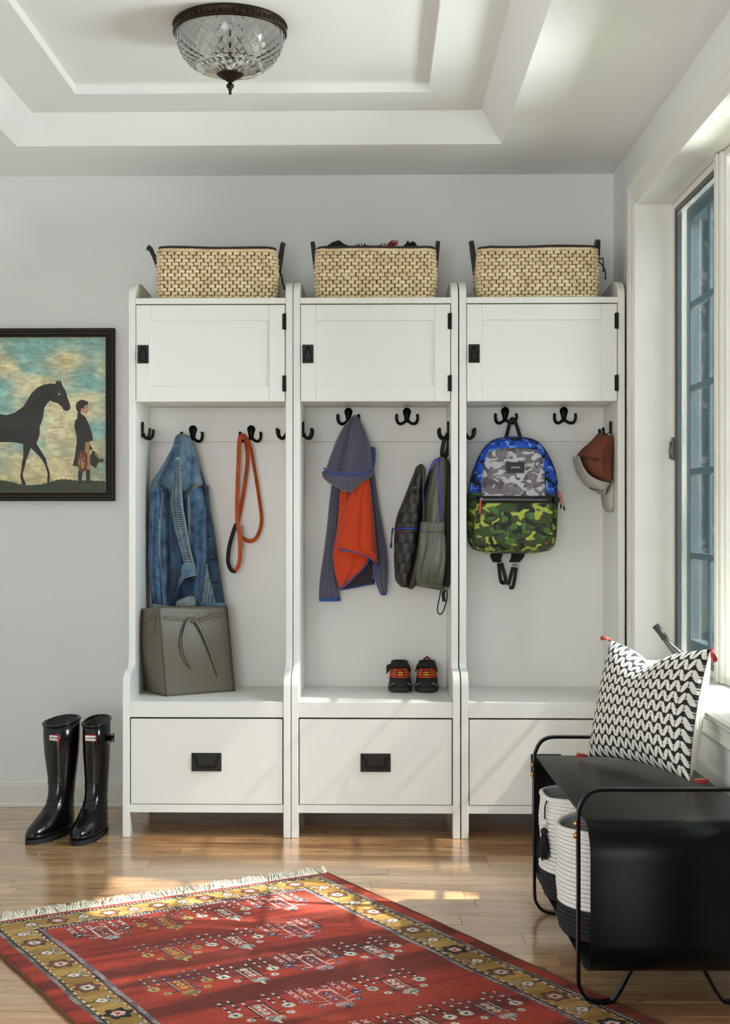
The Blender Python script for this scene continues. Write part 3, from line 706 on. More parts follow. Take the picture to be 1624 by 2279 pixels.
paint([(955,1030),(968,985),(1010,958),(1050,955),(1100,975),(1116,1000),(1105,1020),(1085,1015),(1060,1035),(1062,1075),(1050,1070),(1045,1055),(1022,1065),(1020,1105),(985,1108),(960,1070)], (46, 34, 26))
paint([(985,1830),(1052,1830),(1030,1920),(1046,1980),(985,1992)], (42, 34, 32)); paint([(1080,1810),(1137,1822),(1130,1940),(1172,1970),(1166,1988),(1085,1988)], (42, 34, 32))
paint([(1130,1500),(1172,1570),(1125,1592)], (40, 34, 32)); paint([(1130,1575),(1165,1568),(1160,1600),(1140,1600)], (206, 170, 130))
paint([(1165,1580),(1205,1600),(1245,1670),(1305,1690),(1300,1722),(1240,1728),(1205,1802),(1140,1760),(1132,1650)], (40, 36, 34))
paint([(1180,1592),(1205,1605),(1240,1668),(1275,1690),(1262,1705),(1215,1668),(1190,1625)], (150, 98, 48))
paint([(1082,1046),(1102,1040),(1104,1046),(1084,1052)], (60, 40, 30)); paint([(1088,1098),(1108,1096),(1106,1102),(1090,1104)], (150, 70, 60)); paint([(1018,1062),(1048,1058),(1050,1092),(1030,1104)], (206, 158, 120))
for (ex, ey, ea, eb) in ((1040, 1725, 55, 110), (1050, 1735, 40, 95), (1065, 1660, 28, 52), (1030, 1715, 48, 118)):
    rr_ = ((gx-ex)/ea)**2+((gy-ey)/eb)**2; rm = np.abs(np.sqrt(rr_)-1)*ea < 7; col[rm] = L3((110, 48, 34))
cb = B(); Yp = -0.016
cb.v = np.stack([ox+gx.ravel()*pxm, np.full(gx.size, Yp), oz-gy.ravel()*pxm], 1).tolist()
ia, ja = np.meshgrid(np.arange(nx_-1), np.arange(ny_-1), indexing='ij'); a0 = (ia*ny_+ja).ravel()
cb.f = np.stack([a0, a0+1, a0+ny_+1, a0+ny_], 1).tolist()
obj('canvas', cb, MA('oil_paint', 0.5, bump=(60, 0.15)), tp, cols=col.reshape(-1, 3))
mFrame = M('black_frame', (10, 9, 8), 0.6, spec=0.25, bump=(50, 0.1)); mGilt = M('gilt_line', (126, 94, 50), 0.45, 0.6)
x0, x1, y0, y1 = SX0, SX1, SY0, SY1
def ring_bars(nm, i0, i1, ya, yb, mat):
    q = []
    A_, B_ = i0, i1
    for (pa1, pb1) in (((x0-A_, y0-A_), (x1+A_, y0-A_)), ((x1+A_, y0-A_), (x1+A_, y1+A_)), ((x1+A_, y1+A_), (x0-A_, y1+A_)), ((x0-A_, y1+A_), (x0-A_, y0-A_))):
        def o_(p): return (p[0]+(B_-A_)*(1 if p[0] > 0 else -1), p[1]+(B_-A_)*(1 if p[1] > 1000 else -1))
        rs = [[pa(*p, ya), pa(*o_(p), ya), pa(*o_(p), yb), pa(*p, yb)] for p in (pa1, pb1)]
        recalc(obj(nm, B().rings(rs), mat, tp))
ring_bars('gilt_line', -2, 4, -0.0215, -0.006, mGilt)
ring_bars('frame_rail', 4, 45, -0.025, -0.004, mFrame)
ring_bars('gilt_line', 45, 49, -0.0285, -0.004, mGilt)
ring_bars('frame_rail', 49, 83, -0.033, -0.002, mFrame)
ring_bars('gilt_line', 83, 87, -0.031, -0.002, mGilt)
ring_bars('frame_rail', 87, 108, -0.027, -0.001, mFrame)

# ============================================================ RUBBER BOOTS
mRub = M('gloss_rubber', (9, 9, 10), 0.18, coat=0.15, spec=0.42, bump=(14, 0.05, 0.004))
mSole = M('matt_rubber', (22, 22, 22), 0.6, bump=(160, 0.4))
mWhite = M('white_print', (236, 234, 226), 0.5); mRed = M('red_print', (206, 40, 44), 0.5); mInk = M('black_print', (24, 24, 26), 0.5)
def ell(yb_, yf_, hw, z, n=40, p=2.3, sh=0.0):
    out = []
    for i in range(n):
        a = 2*PI*i/n; c, s = math.cos(a), math.sin(a)
        x = hw*math.copysign(abs(c)**(2/p), c); y = (yb_+yf_)/2 + (yb_-yf_)/2*math.copysign(abs(s)**(2/p), s)
        if y < -0.09: x *= 1 - 0.10*((-0.09-y)/0.13)**1.5 if yf_ < -0.12 else 1
        out.append((x+sh, y, z))
    return out
def make_boot(label, loc, yaw, shaft_yaw, mirror, buckle, hwk):
    t = thing('rubber_boot', label, 'boot', loc, 'pair of tall rubber boots')
    t.rotation_euler = (0, 0, yaw); K = dict(parent=t, world=False)
    secs = [(0.022, 0.046, -0.208, 0.043), (0.030, 0.048, -0.214, 0.0455), (0.042, 0.049, -0.213, 0.046), (0.054, 0.049, -0.203, 0.0455), (0.064, 0.048, -0.185, 0.0445), (0.076, 0.046, -0.158, 0.043), (0.090, 0.044, -0.128, 0.041), (0.104, 0.042, -0.104, 0.039),
            (0.120, 0.041, -0.085, 0.0375), (0.140, 0.041, -0.072, 0.037), (0.165, 0.042, -0.064, 0.038), (0.200, 0.044, -0.062, 0.0405), (0.24, 0.048, -0.065, 0.0435), (0.29, 0.052, -0.070, 0.047), (0.34, 0.055, -0.073, 0.0485), (0.405, 0.056, -0.074, 0.0485)]
    def rot(r, z):
        k = min(1, max(0, (z-0.12)/0.2)); a = shaft_yaw*k; c, s = math.cos(a), math.sin(a); h = 1+(hwk-1)*k
        return [(x*h*c-y*s, x*h*s+y*c, z_+(0.010*(y+0.01)/0.06*k if z > 0.39 else 0)) for x, y, z_ in r]
    rs = [rot(ell(b_, f_, h_, z), z) for z, b_, f_, h_ in secs]
    inner = [rot(ell(b_-0.004, f_+0.004, h_-0.004, z), z) for z, b_, f_, h_ in reversed(secs[10:])]
    obj('boot_body', B().rings(rs+inner, True, True), mRub, smooth=True, **K)
    top = rs[-1]
    obj('top_rim', B().tube([(x, y, z-0.003) for x, y, z in top], 0.0048, 8, closed=True, up=(0, 0, 1)), mRub, smooth=True, **K)
    # seams
    def band(z0, dz, r, nm):
        ring = []
        for i in range(40):
            a = 2*PI*i/40; f = max(0, -math.sin(a))
            z = z0 + dz*f; sc = np.interp(z, [q[0] for q in secs], range(len(secs))); k = int(min(len(secs)-2, sc)); fr = sc-k
            A_, B_ = rs[k][i], rs[k+1][i]; ring.append(tuple(A_[m]+(B_[m]-A_[m])*fr for m in range(3)))
        obj(nm, B().tube(ring, r, 6, closed=True, up=(0, 0, 1)), mRub, smooth=True, **K)
    band(0.112, 0.020, 0.0022, 'ankle_seam'); band(0.088, 0.022, 0.0018, 'instep_seam'); band(0.150, 0.045, 0.0015, 'shin_seam'); band(0.033, 0.0, 0.0034, 'toe_welt')
    ol = ell(0.050, -0.217, 0.047, 0); fore = [(x, y) for x, y, _ in ol]
    sb = B().prism([(x, min(y, 0.05)) for x, y in fore], 'z', 0.012, 0.0235)
    sb.prism([(x, y) for x, y in fore if y < -0.055] , 'z', 0.007, 0.0121); sb.prism([(x, y) for x, y in fore if y > -0.012], 'z', 0.007, 0.0121)
    for k in range(9):
        y = -0.20+k*0.016
        for s in (-1, 1): sb.box(s*0.0465-0.003, y, 0.0075, s*0.0465+0.002, y+0.008, 0.0119) if k > 2 else None
    recalc(obj('sole', sb, mSole, **K))
    # maker's badge on the front of the shaft
    a = shaft_yaw
    R = Matrix.Rotation(a*(1 if mirror else 0.6), 4, 'Z') @ Matrix.Translation((0.020 if not mirror else 0.004, -0.0752+(0.004 if not mirror else 0), 0.352))
    e = obj('badge_border', B().box(-0.021, -0.002, -0.011, 0.021, 0.004, 0.011), mRed, bevel=0.002, **K); e.matrix_local = R
    e = obj('badge', B().box(-0.0185, -0.0032, -0.0085, 0.0185, 0.003, 0.0085), mWhite, **K); e.matrix_local = R
    e = text('badge_lettering', 'HUNTER', 0.0105, mInk, None, (0, -0.0036, 0), Matrix.Rotation(PI/2, 3, 'X')); e.parent = t; e.matrix_local = R
    if buckle:
        bx0 = 0.046*hwk
        o = obj('buckle_strap', B().tube(cr([(bx0-0.008, 0.03, 0.338), (bx0+0.006, 0.005, 0.340), (bx0+0.016, -0.012, 0.343), (bx0+0.022, -0.014, 0.346)], 4), 1.0, sec=flat(0.018, 0.004), up=(1, 0, 0)), mRub, **K)
        obj('buckle', B().tube([(bx0+0.014, -0.018, 0.330), (bx0+0.014, -0.018, 0.358), (bx0+0.020, -0.006, 0.358), (bx0+0.020, -0.006, 0.330)], 0.0025, 6, closed=True), mBlackIron, smooth=True, **K)
        obj('rivet', B().ball((bx0+0.001, -0.010, 0.327), 0.004, 8, 5), M('steel', (190, 190, 186), 0.3, 0.9), smooth=True, **K)
    return t
make_boot('left black rubber boot of the pair, turned sideways, beside the lockers', (-1.112, -0.400, -0.007), math.radians(-20), math.radians(-16), False, False, 1.20)
make_boot('right black rubber boot of the pair, with a side buckle', (-0.990, -0.400, -0.007), math.radians(-8), math.radians(-2), True, True, 0.90)

# ============================================================ TOTE BAG ON THE LEFT SEAT
mTote = M('taupe_leather', (104, 95, 80), 0.42, bump=(420, 0.35, 0.0008))
mEdge = M('tote_edge', (62, 56, 47), 0.5)
def c8(x, y): return 290 + x*0.29839, 900 + y*0.29839
ZSEAT = 0.4765
def c8z(x, y, z): return PZ(*c8(x, y), z)
FL, FR, BL_ = c8z(267, 2178, ZSEAT), c8z(776, 2138, ZSEAT), c8z(104, 2132, ZSEAT)
BR_ = FR + (BL_-FL)
ht = 0.318
tt = thing('tote_bag', 'olive taupe leather tote bag with a tied belt, on the left locker seat', 'bag', (FL+FR+BL_+BR_)/4)
nrm = (FR-FL).cross(Vector((0, 0, 1))).normalized()         # points to the camera
side_in = (FR-FL).normalized()
def bilin(a, b_, c, d, u, v): return a*(1-u)*(1-v)+b_*u*(1-v)+c*u*v+d*(1-u)*v
TLf, TRf = FL + Vector((-0.030, 0.012, ht+0.004)), FR + Vector((-0.030, 0.020, ht-0.006))
TLb, TRb = BL_ + Vector((-0.010, -0.035, ht-0.012)), BR_ + Vector((0.046, -0.050, ht-0.004))
BR_ = BR_ + Vector((0.020, 0, 0))
def front(u, v): return bilin(FL, FR, TRf, TLf, u, v) + nrm*(0.012*math.sin(PI*u)*math.sin(PI*min(1, v*1.15))) - nrm*0.006*math.sin(PI*u)*v**6
def back(u, v): return bilin(BR_, BL_, TLb, TRb, u, v) - nrm*(0.008*math.sin(PI*u)*math.sin(PI*v))
def left(u, v): return bilin(BL_, FL, TLf, TLb, u, v) - side_in*(0.030*math.sin(PI*u)*math.sin(PI*v*0.85+0.2)) + side_in*(0.030*v**3*math.exp(-((u-0.72)/0.13)**2))
def right(u, v): return bilin(FR, BR_, TRb, TRf, u, v) + side_in*(0.022*math.sin(PI*u)*math.sin(PI*v*0.85+0.2)) - side_in*(0.022*v**3*math.exp(-((u-0.28)/0.13)**2))
for nm, fn in (('front_panel', front), ('back_panel', back), ('side_gusset', left), ('side_gusset', right)):
    o = obj(nm, B().grid(24, 24, fn), mTote, tt, True); md = o.modifiers.new('thick', 'SOLIDIFY'); md.thickness = 0.003; md.offset = 0
obj('base_panel', B().add([FL, FR, BR_, BL_, FL+Vector((0, 0, .003)), FR+Vector((0, 0, .003)), BR_+Vector((0, 0, .003)), BL_+Vector((0, 0, .003))], [(0,3,2,1), (4,5,6,7), (0,1,5,4), (1,2,6,5), (2,3,7,6), (3,0,4,7)]), mTote, tt)
for fn, uu in ((front, 0.0), (front, 1.0)):
    obj('corner_piping', B().tube([fn(uu, k/20)+nrm*0.001 for k in range(21)], 0.0026, 6), mEdge, tt, True)
obj('top_edge', B().tube([front(k/24, 1.0) for k in range(25)], 0.0022, 6), mEdge, tt, True)
def fpt(x, y, off=0.003):
    # sketch coordinates -> a point on the front panel
    u = (x-238)/(742-238) ; v = (2165-y)/(2165-1532); return front(min(1, max(0, u)), min(1.0, max(0, v))) + nrm*off
def strap(nm, pts, wd, off=0.0035, th=0.0026, n=5, mat=None):
    if mat is None: strap(nm+'_edge', [(x, y, max(0, d-0.0016)) for x, y, d in pts], [q*1.28+0.0012 for q in wd] if hasattr(wd, '__len__') else wd+0.0028, off-0.0014, th*0.7, n, mEdge)  # wider dark ribbon behind each strap stands in for its shaded outline
    p3 = cr([(*fpt(x, y, off+(d if d else 0)),) for x, y, d in pts], n)
    return obj(nm, B().tube(p3, 1.0 if not hasattr(wd, '__len__') else [np.interp(i/(len(p3)-1), np.linspace(0, 1, len(wd)), wd) for i in range(len(p3))], sec=flat(1.0 if hasattr(wd, '__len__') else wd, th if not hasattr(wd, '__len__') else 0.16), up=nrm), mat or mTote, tt)
strap('belt', [(272, 1612, 0), (350, 1620, 0), (430, 1632, .001), (490, 1635, .004)], 0.0115)
strap('belt', [(490, 1640, .004), (560, 1622, .002), (630, 1600, 0), (690, 1592, 0)], 0.0125)
strap('belt_tail', [(485, 1622, .008), (440, 1625, .012), (395, 1700, .014), (370, 1790, .016), (378, 1880, .012), (420, 1975, .006)], [0.009, 0.010, 0.007, 0.005, 0.004, 0.003])
strap('belt_tail', [(495, 1640, .008), (530, 1720, .010), (570, 1850, .006), (605, 1970, .003), (628, 2040, .002)], [0.011, 0.011, 0.012, 0.013, 0.013])
obj('belt_knot', B().ball(fpt(497, 1640, 0.006), 0.010, 12, 8, (1.1, 0.7, 0.9)), mTote, tt, True)
obj('side_belt', B().tube([left(0.45, 0.88)-side_in*0.003, left(0.62, 0.885)-side_in*0.004+nrm*0.002, left(0.82, 0.89)-side_in*0.004+nrm*0.003], 1.0, sec=flat(0.012, 0.0025), up=-side_in), mTote, tt)
mGold = M('gold_foil', (206, 170, 96), 0.35, 0.8)
Rf = Matrix((tuple(side_in), (0, 0, 1), tuple(nrm))).transposed()
text('gold_stamp', 'CELINE', 0.0078, mGold, tt, fpt(466, 1592, 0.0030), Rf, 0.0002); text('gold_stamp', 'PARIS', 0.0034, mGold, tt, fpt(466, 1606, 0.0030), Rf, 0.0002)
st_ = B()
for (x, y, w_, h_) in ((318, 1566, 14, 2), (332, 1580, 2, 20), (338, 1655, 14, 2), (330, 1640, 2, 18), (604, 1552, 14, 2), (606, 1570, 2, 22), (636, 1640, 16, 2), (628, 1622, 2, 24)):
    p = fpt(x, y, 0.0022); st_.box(p.x-w_*0.00025, p.y-0.0006, p.z-h_*0.00025, p.x+w_*0.00025, p.y+0.0006, p.z+h_*0.00025)
o = obj('stitching', st_, mEdge, tt); o['kind'] = 'stuff'

# ============================================================ DOG LEASH
mLeash = M('orange_webbing', (190, 84, 34), 0.7, bump=(600, 0.6, 0.001), var=(30, 0.25)); mNeo = M('black_neoprene', (22, 21, 22), 0.8)
tl = thing('dog_leash', 'orange webbing dog leash with a padded loop, hanging from a hook', 'leash', P(545, 1275, -0.12))
def lp(pts): return [tuple(P(*c8(x, y), Y)) for x, y, Y in pts]
vw = Vector((0, -1, 0))
def ribbon(nm, pts, wd, mat, up, th=0.0028, n=7):
    p3 = cr(lp(pts), n); m = len(p3)
    ups = [tuple(Vector(up[0]).lerp(Vector(up[1]), i/(m-1))) for i in range(m)] if isinstance(up, list) else up
    return obj(nm, B().tube(p3, 1.0, sec=flat(wd, th), up=ups), mat, tl)
ribbon('webbing', [(812, 262, -0.118), (826, 238, -0.112), (852, 240, -0.108), (868, 330, -0.100), (872, 430, -0.096), (852, 600, -0.094), (822, 780, -0.096), (800, 900, -0.098), (826, 985, -0.100), (890, 1020, -0.104), (945, 985, -0.104), (978, 870, -0.104), (960, 700, -0.106), (925, 480, -0.110), (890, 300, -0.114), (850, 238, -0.112)], 0.0155, mLeash, [(0.5, -0.85, 0), (0.75, -0.62, 0.2)])
ribbon('webbing', [(845, 236, -0.116), (815, 262, -0.122), (808, 400, -0.118), (800, 600, -0.116), (796, 780, -0.116), (798, 880, -0.116)], 0.0160, mLeash, vw)
ribbon('padded_loop', [(798, 870, -0.117), (812, 960, -0.120), (818, 1080, -0.122), (812, 1180, -0.122), (785, 1243, -0.120)], 0.0150, mLeash, vw)
ribbon('padded_loop', [(788, 1246, -0.118), (752, 1235, -0.112), (728, 1170, -0.108), (738, 1060, -0.106), (768, 950, -0.108), (790, 890, -0.112)], 0.0150, mNeo, vw)
obj('metal_clip', B().tube(lp([(833, 905, -0.122), (836, 960, -0.122), (830, 1000, -0.122), (838, 1040, -0.122), (834, 1080, -0.122)]), 0.0022, 6), M('brass_steel', (150, 140, 116), 0.35, 0.9), tl, True)

# ============================================================ SNEAKERS
mSnB = M('sneaker_black', (26, 26, 29), 0.75, bump=(260, 0.3)); mSnO = M('sneaker_orange_red', (196, 66, 34), 0.7, bump=(200, 0.3)); mLace = M('amber_lace', (228, 152, 44), 0.6); mSnS = M('sneaker_sole', (44, 44, 42), 0.7, bump=(120, 0.5)); mSnG = M('sneaker_grey_foxing', (96, 96, 90), 0.7)
def make_sneaker(label, loc, s, yaw):
    t = thing('child_sneaker', label, 'shoe', loc, 'pair of child sneakers'); t.rotation_euler = (0, 0, yaw); K = dict(parent=t, world=False)
    def E(yb_, yf_, hw, z, sh=0): return ell(yb_, yf_, hw, z, 36, 2.5, sh)
    lo = [E(0.085, -0.084, 0.039, 0.018), E(0.086, -0.086, 0.0405, 0.024), E(0.086, -0.080, 0.0400, 0.034), E(0.085, -0.068, 0.0390, 0.044), E(0.084, -0.055, 0.0382, 0.050)]
    obj('toe_cap', B().rings(lo), mSnB, smooth=True, **K)
    up_ = [E(0.084, -0.055, 0.0386, 0.0495), E(0.083, -0.044, 0.0376, 0.057), E(0.082, -0.032, 0.0362, 0.066), E(0.081, -0.018, 0.0345, 0.075), E(0.080, -0.006, 0.0330, 0.083)]
    obj('upper', B().rings(up_), mSnO, smooth=True, **K)
    co = [E(0.081, -0.012, 0.0345, 0.0815), E(0.081, -0.004, 0.0340, 0.090), E(0.080, 0.006, 0.0320, 0.098), E(0.079, 0.014, 0.0290, 0.103)]
    inn = [E(0.074, 0.020, 0.0245, 0.101), E(0.072, 0.020, 0.0250, 0.070)]
    obj('collar', B().rings(co+inn), mSnB, smooth=True, **K)
    so = [E(0.088, -0.090, 0.0425, 0.0005), E(0.090, -0.093, 0.0445, 0.008), E(0.089, -0.090, 0.0435, 0.019)]
    obj('sole', B().rings(so), mSnS, smooth=True, **K)
    lugs = B()
    for k in range(7):
        a = math.radians(-150+k*20); lugs.ball((0.040*math.cos(a), -0.004+0.088*math.sin(a), 0.010), 0.007, 7, 5, (1.2, 0.6, 0.9))
    o = obj('tread_lugs', lugs, mSnS, smooth=True, **K); o['kind'] = 'stuff'
    for q in (-1, 1):
        obj('foxing', B().tube(cr([(q*0.044, -0.030, 0.017), (q*0.039, -0.062, 0.024), (q*0.024, -0.081, 0.034)], 5), 0.0042, 6), mSnG, smooth=True, **K)
    # strap across the top
    st2 = cr([(-0.040, 0.016, 0.072), (-0.034, -0.004, 0.086), (-0.014, -0.016, 0.0945), (0.012, -0.016, 0.0945), (0.033, -0.002, 0.086), (0.036, 0.016, 0.074)], 5)
    if s > 0: st2 = [(x-(0.008 if i < 6 else 0), y, z-(0.006 if i < 4 else 0)) for i, (x, y, z) in enumerate(st2)]
    obj('strap', B().tube(st2, 1.0, sec=flat(0.020, 0.0045), up=[(p[0]*8, -0.7, 0.6) for p in st2]), mSnB, **K)
    # tongue panel and laces
    for k, (z, y, hw) in enumerate(((0.0600, -0.0425, 0.0125), (0.0675, -0.0335, 0.0120), (0.0755, -0.0225, 0.0105))):
        obj('lace', B().tube([(-hw, y-0.001, z), (-hw*0.5, y-0.0045, z+0.0008), (hw*0.5, y-0.0045, z+0.0008), (hw, y-0.001, z)], [0.0016, 0.0032, 0.0032, 0.0016], 8), mLace if k < 2 else mSnO, smooth=True, **K)
        for q in (-1, 1): obj('lace_loop', B().ball((q*(hw+0.0075), y+0.0015, z+0.001), 0.0030, 7, 5), mLace, smooth=True, **K)
        obj('lace_shadow_cord', B().tube([(-hw-0.009, y+0.001, z-0.0035), (0, y-0.0025, z-0.0042), (hw+0.009, y+0.001, z-0.0035)], 0.0017, 6), mSnB, smooth=True, **K)
    if s < 0: obj('heel_tab', B().tube([(-0.012, 0.076, 0.103), (0, 0.078, 0.114), (0.012, 0.076, 0.103)], 0.0045, 6), M('dark_red_tab', (120, 34, 38), 0.8), smooth=True, **K)
    return t
pL, pR = P(890, 1536, -0.155), P(949, 1536, -0.155)
make_sneaker('left sneaker of the orange and black pair, strap sticking out', (pL.x, -0.158, 0.4768), 1, math.radians(2))
make_sneaker('right sneaker of the orange and black pair, red tab on top', (pR.x, -0.158, 0.4768), -1, math.radians(-3))
# ============================================================ SOFT GOODS: lofted cloth
class Cloth:
    """closed cloth volume: rows of (v, ul, ur, yback, yfront) in photo units at their real depth"""
    def __init__(s, secs, conv, ripple=(), p=2.3, rows=44, n=36, quilt=None):
        s.qu = quilt
        s.secs = []
        for y, xl, xr, yb, yf in secs:
            ul, v = conv(xl, y); ur, _ = conv(xr, y); s.secs.append((v, ul, ur, yb, yf))
        s.rp = ripple; s.p = p; s.rows = rows; s.n = n; s.conv = conv
        s.V = [q[0] for q in s.secs]
    def row(s, v):
        vs_ = s.V; q = s.secs
        k = max(0, min(len(q)-2, int(np.searchsorted(vs_, v)-1))); t = (v-vs_[k])/max(1e-6, vs_[k+1]-vs_[k]); t = min(1, max(0, t))
        p0, p1, p2, p3 = np.array(q[max(0, k-1)]), np.array(q[k]), np.array(q[k+1]), np.array(q[min(len(q)-1, k+2)])
        # monotone-ish cubic through the sections
        h0 = max(1e-6, p1[0]-p0[0]); h1 = max(1e-6, p2[0]-p1[0]); h2 = max(1e-6, p3[0]-p2[0])
        d = (p2-p1)/h1; m1 = ((p1-p0)/h0 + d)/2 if k > 0 else d; m2 = (d + (p3-p2)/h2)/2 if k < len(q)-2 else d
        m1 = np.where(np.sign(m1) == np.sign(d), np.sign(m1)*np.minimum(abs(m1), 3*abs(d)), 0*m1); m2 = np.where(np.sign(m2) == np.sign(d), np.sign(m2)*np.minimum(abs(m2), 3*abs(d)), 0*m2)
        return p1*(2*t**3-3*t**2+1) + m1*h1*(t**3-2*t**2+t) + p2*(-2*t**3+3*t**2) + m2*h1*(t**3-t**2)
    def fy(s, s_, v, r=None):
        if r is None: r = s.row(v)
        _, ul, ur, yb, yf = r; ym = (yb+yf)/2
        f = (max(0.0, 1-abs(s_)**s.p))**(1/s.p); y = ym + (yf-ym)*f
        t = (v-s.V[0])/(s.V[-1]-s.V[0])
        for (a, fr, ph, dr) in s.rp: y -= a*math.sin(fr*s_*PI+ph+dr*t)*(1-s_*s_)**0.5*min(1, 0.25+t*1.5)*min(1, (yb-yf)/0.03)
        if s.qu: y -= s.qu[0]*(abs(math.sin(PI*t*s.qu[1]))**0.5)*(1-s_*s_)**0.5; z_ = (s_+1)*2.6; y -= s.qu[0]*0.4*abs(math.sin(PI*z_))**0.5*(1-s_*s_)**0.5
        return y
    def at(s, x, y, off=0.002):
        """point on the front of the cloth at sketch coords"""
        u, v = s.conv(x, y); r = s.row(v); _, ul, ur, yb, yf = r; ym = (yb+yf)/2
        s_ = (u-(ul+ur)/2)/max(1e-6, (ur-ul)/2); s_ = max(-0.97, min(0.97, s_)); q = P(u, v, ym); return Vector((q.x, s.fy(s_, v, r)-off, q.z))
    def mesh(s):
        rs = []
        for i in range(s.rows+1):
            v = s.V[0] + (s.V[-1]-s.V[0])*i/s.rows; r = s.row(v); _, ul, ur, yb, yf = r; ym = (yb+yf)/2; ring = []
            for j in range(s.n+1):
                q = -math.cos(PI*j/s.n); p_ = P((ul+ur)/2+(ur-ul)/2*q, v, ym); ring.append((p_.x, s.fy(q, v, r), p_.z))
            for j in range(s.n//2-1, 0, -1):
                q = -math.cos(2*PI*j/s.n); p_ = P((ul+ur)/2+(ur-ul)/2*q, v, ym); f = (max(0.0, 1-abs(q)**s.p))**(1/s.p); ring.append((p_.x, ym+(yb-ym)*f, p_.z))
            rs.append(ring)
        return B().rings(rs)
    def cols(s, fn):
        out = []
        for i in range(s.rows+1):
            t = i/s.rows
            for j in range(s.n+1): out.append(fn(t, -math.cos(PI*j/s.n)))
            for j in range(s.n//2-1, 0, -1): out.append(fn(t, -math.cos(2*PI*j/s.n)))
        return out
def cloth(nm, secs, conv, mat, parent, **k):
    fn = k.pop('colfn', None); c = Cloth(secs, conv, **k)
    o = obj(nm, c.mesh(), mat, parent, True, cols=c.cols(fn) if fn else None); recalc(o); return c
def seam(nm, c, pts, mat, parent, r=0.0011, n=5, off=0.001, wd=None):
    p3 = [tuple(c.at(x, y, off)) for x, y in cr(pts, n)]
    if wd: return obj(nm, B().tube(p3, 1.0, sec=flat(wd, r*2), up=(0, -1, 0)), mat, parent, True)
    return obj(nm, B().tube(p3, r, 6), mat, parent, True)

def denim(name, dark, light, mid=0.5):
    m, nt, bs = newmat(name); bs.inputs['Roughness'].default_value = 0.85; bs.inputs['Sheen Weight'].default_value = 0.15
    vec = coords(nt, (1, 1, 1)); no = N(nt, 'ShaderNodeTexNoise'); no.inputs['Scale'].default_value = 22; no.inputs['Detail'].default_value = 7; no.inputs['Roughness'].default_value = 0.7
    nt.links.new(vec, no.inputs['Vector'])
    ra = N(nt, 'ShaderNodeValToRGB'); ra.color_ramp.elements[0].position = 0.36; ra.color_ramp.elements[1].position = 0.68
    ra.color_ramp.elements[0].color = (*lin(dark), 1); ra.color_ramp.elements[1].color = (*lin(light), 1); nt.links.new(no.outputs[0], ra.inputs[0])
    mp = N(nt, 'ShaderNodeMapping'); mp.inputs['Scale'].default_value = (900, 900, 240); mp.inputs['Rotation'].default_value = (0, 0.6, 0); nt.links.new(vec, mp.inputs[0])
    n2 = N(nt, 'ShaderNodeTexNoise'); n2.inputs['Scale'].default_value = 1.0; nt.links.new(mp.outputs[0], n2.inputs['Vector'])
    mr = N(nt, 'ShaderNodeMapRange'); mr.inputs[1].default_value = 0.3; mr.inputs[2].default_value = 0.7; mr.inputs[3].default_value = 0.75; mr.inputs[4].default_value = 1.25; nt.links.new(n2.outputs[0], mr.inputs[0])
    mx = N(nt, 'ShaderNodeVectorMath', operation='SCALE'); nt.links.new(ra.outputs[0], mx.inputs[0]); nt.links.new(mr.outputs[0], mx.inputs['Scale']); nt.links.new(mx.outputs[0], bs.inputs['Base Color'])
    bu = N(nt, 'ShaderNodeBump'); bu.inputs['Strength'].default_value = 0.3; bu.inputs['Distance'].default_value = 0.001; nt.links.new(n2.outputs[0], bu.inputs['Height']); nt.links.new(bu.outputs[0], bs.inputs['Normal']); return m
mDen = denim('denim', (34, 62, 96), (96, 132, 162)); mDenL = denim('washed_denim', (52, 84, 114), (118, 148, 166)); mDenD = denim('dark_denim', (24, 42, 64), (54, 84, 112)); mDenG = denim('denim_inside', (98, 106, 108), (160, 166, 164)); mEye = denim('eyelet_denim', (104, 128, 140), (150, 170, 176))
mThread = M('tan_thread', (168, 146, 118), 0.8); mSlit = M('slit_shadow', (16, 24, 34), 0.9)
# ---- denim jacket
tj = thing('denim_jacket', 'blue denim jacket hanging above the tote bag in the left locker', 'jacket', P(415, 1365, -0.14))
K8 = dict(conv=c8)
jb = cloth('body', [(232, 345, 440, -.090, -.125), (320, 318, 482, -.088, -.145), (450, 245, 515, -.086, -.155), (590, 160, 560, -.084, -.150), (800, 145, 588, -.084, -.146), (1100, 140, 645, -.084, -.146), (1350, 150, 685, -.084, -.146), (1520, 165, 706, -.084, -.146), (1620, 180, 700, -.084, -.140)], mat=mDenD, parent=tj, ripple=((.006, 3, 0.6, 1.0), (.003, 7, 1, 2)), **K8)
yk = cloth('yoke', [(221, 362, 402, -.100, -.140), (235, 342, 432, -.095, -.162), (300, 322, 470, -.092, -.176), (400, 272, 505, -.090, -.184), (500, 212, 522, -.090, -.186), (575, 162, 538, -.090, -.180), (600, 158, 542, -.092, -.172), (640, 215, 500, -.094, -.160), (700, 262, 420, -.094, -.150), (730, 290, 400, -.096, -.130)], mat=mDenL, parent=tj, ripple=((.015, 2.2, 1.2, 0.5), (.007, 5, 0.2, 1.5)), **K8)
sl = cloth('sleeve', [(590, 156, 232, -.095, -.165), (640, 150, 270, -.094, -.176), (800, 141, 292, -.094, -.180), (1000, 134, 300, -.094, -.178), (1150, 132, 300, -.094, -.178), (1350, 152, 298, -.094, -.176), (1480, 178, 296, -.094, -.172), (1545, 205, 290, -.096, -.165)], mat=mDen, parent=tj, ripple=((.008, 3, 0.3, 2.5), (.004, 6, 2, 5)), **K8)
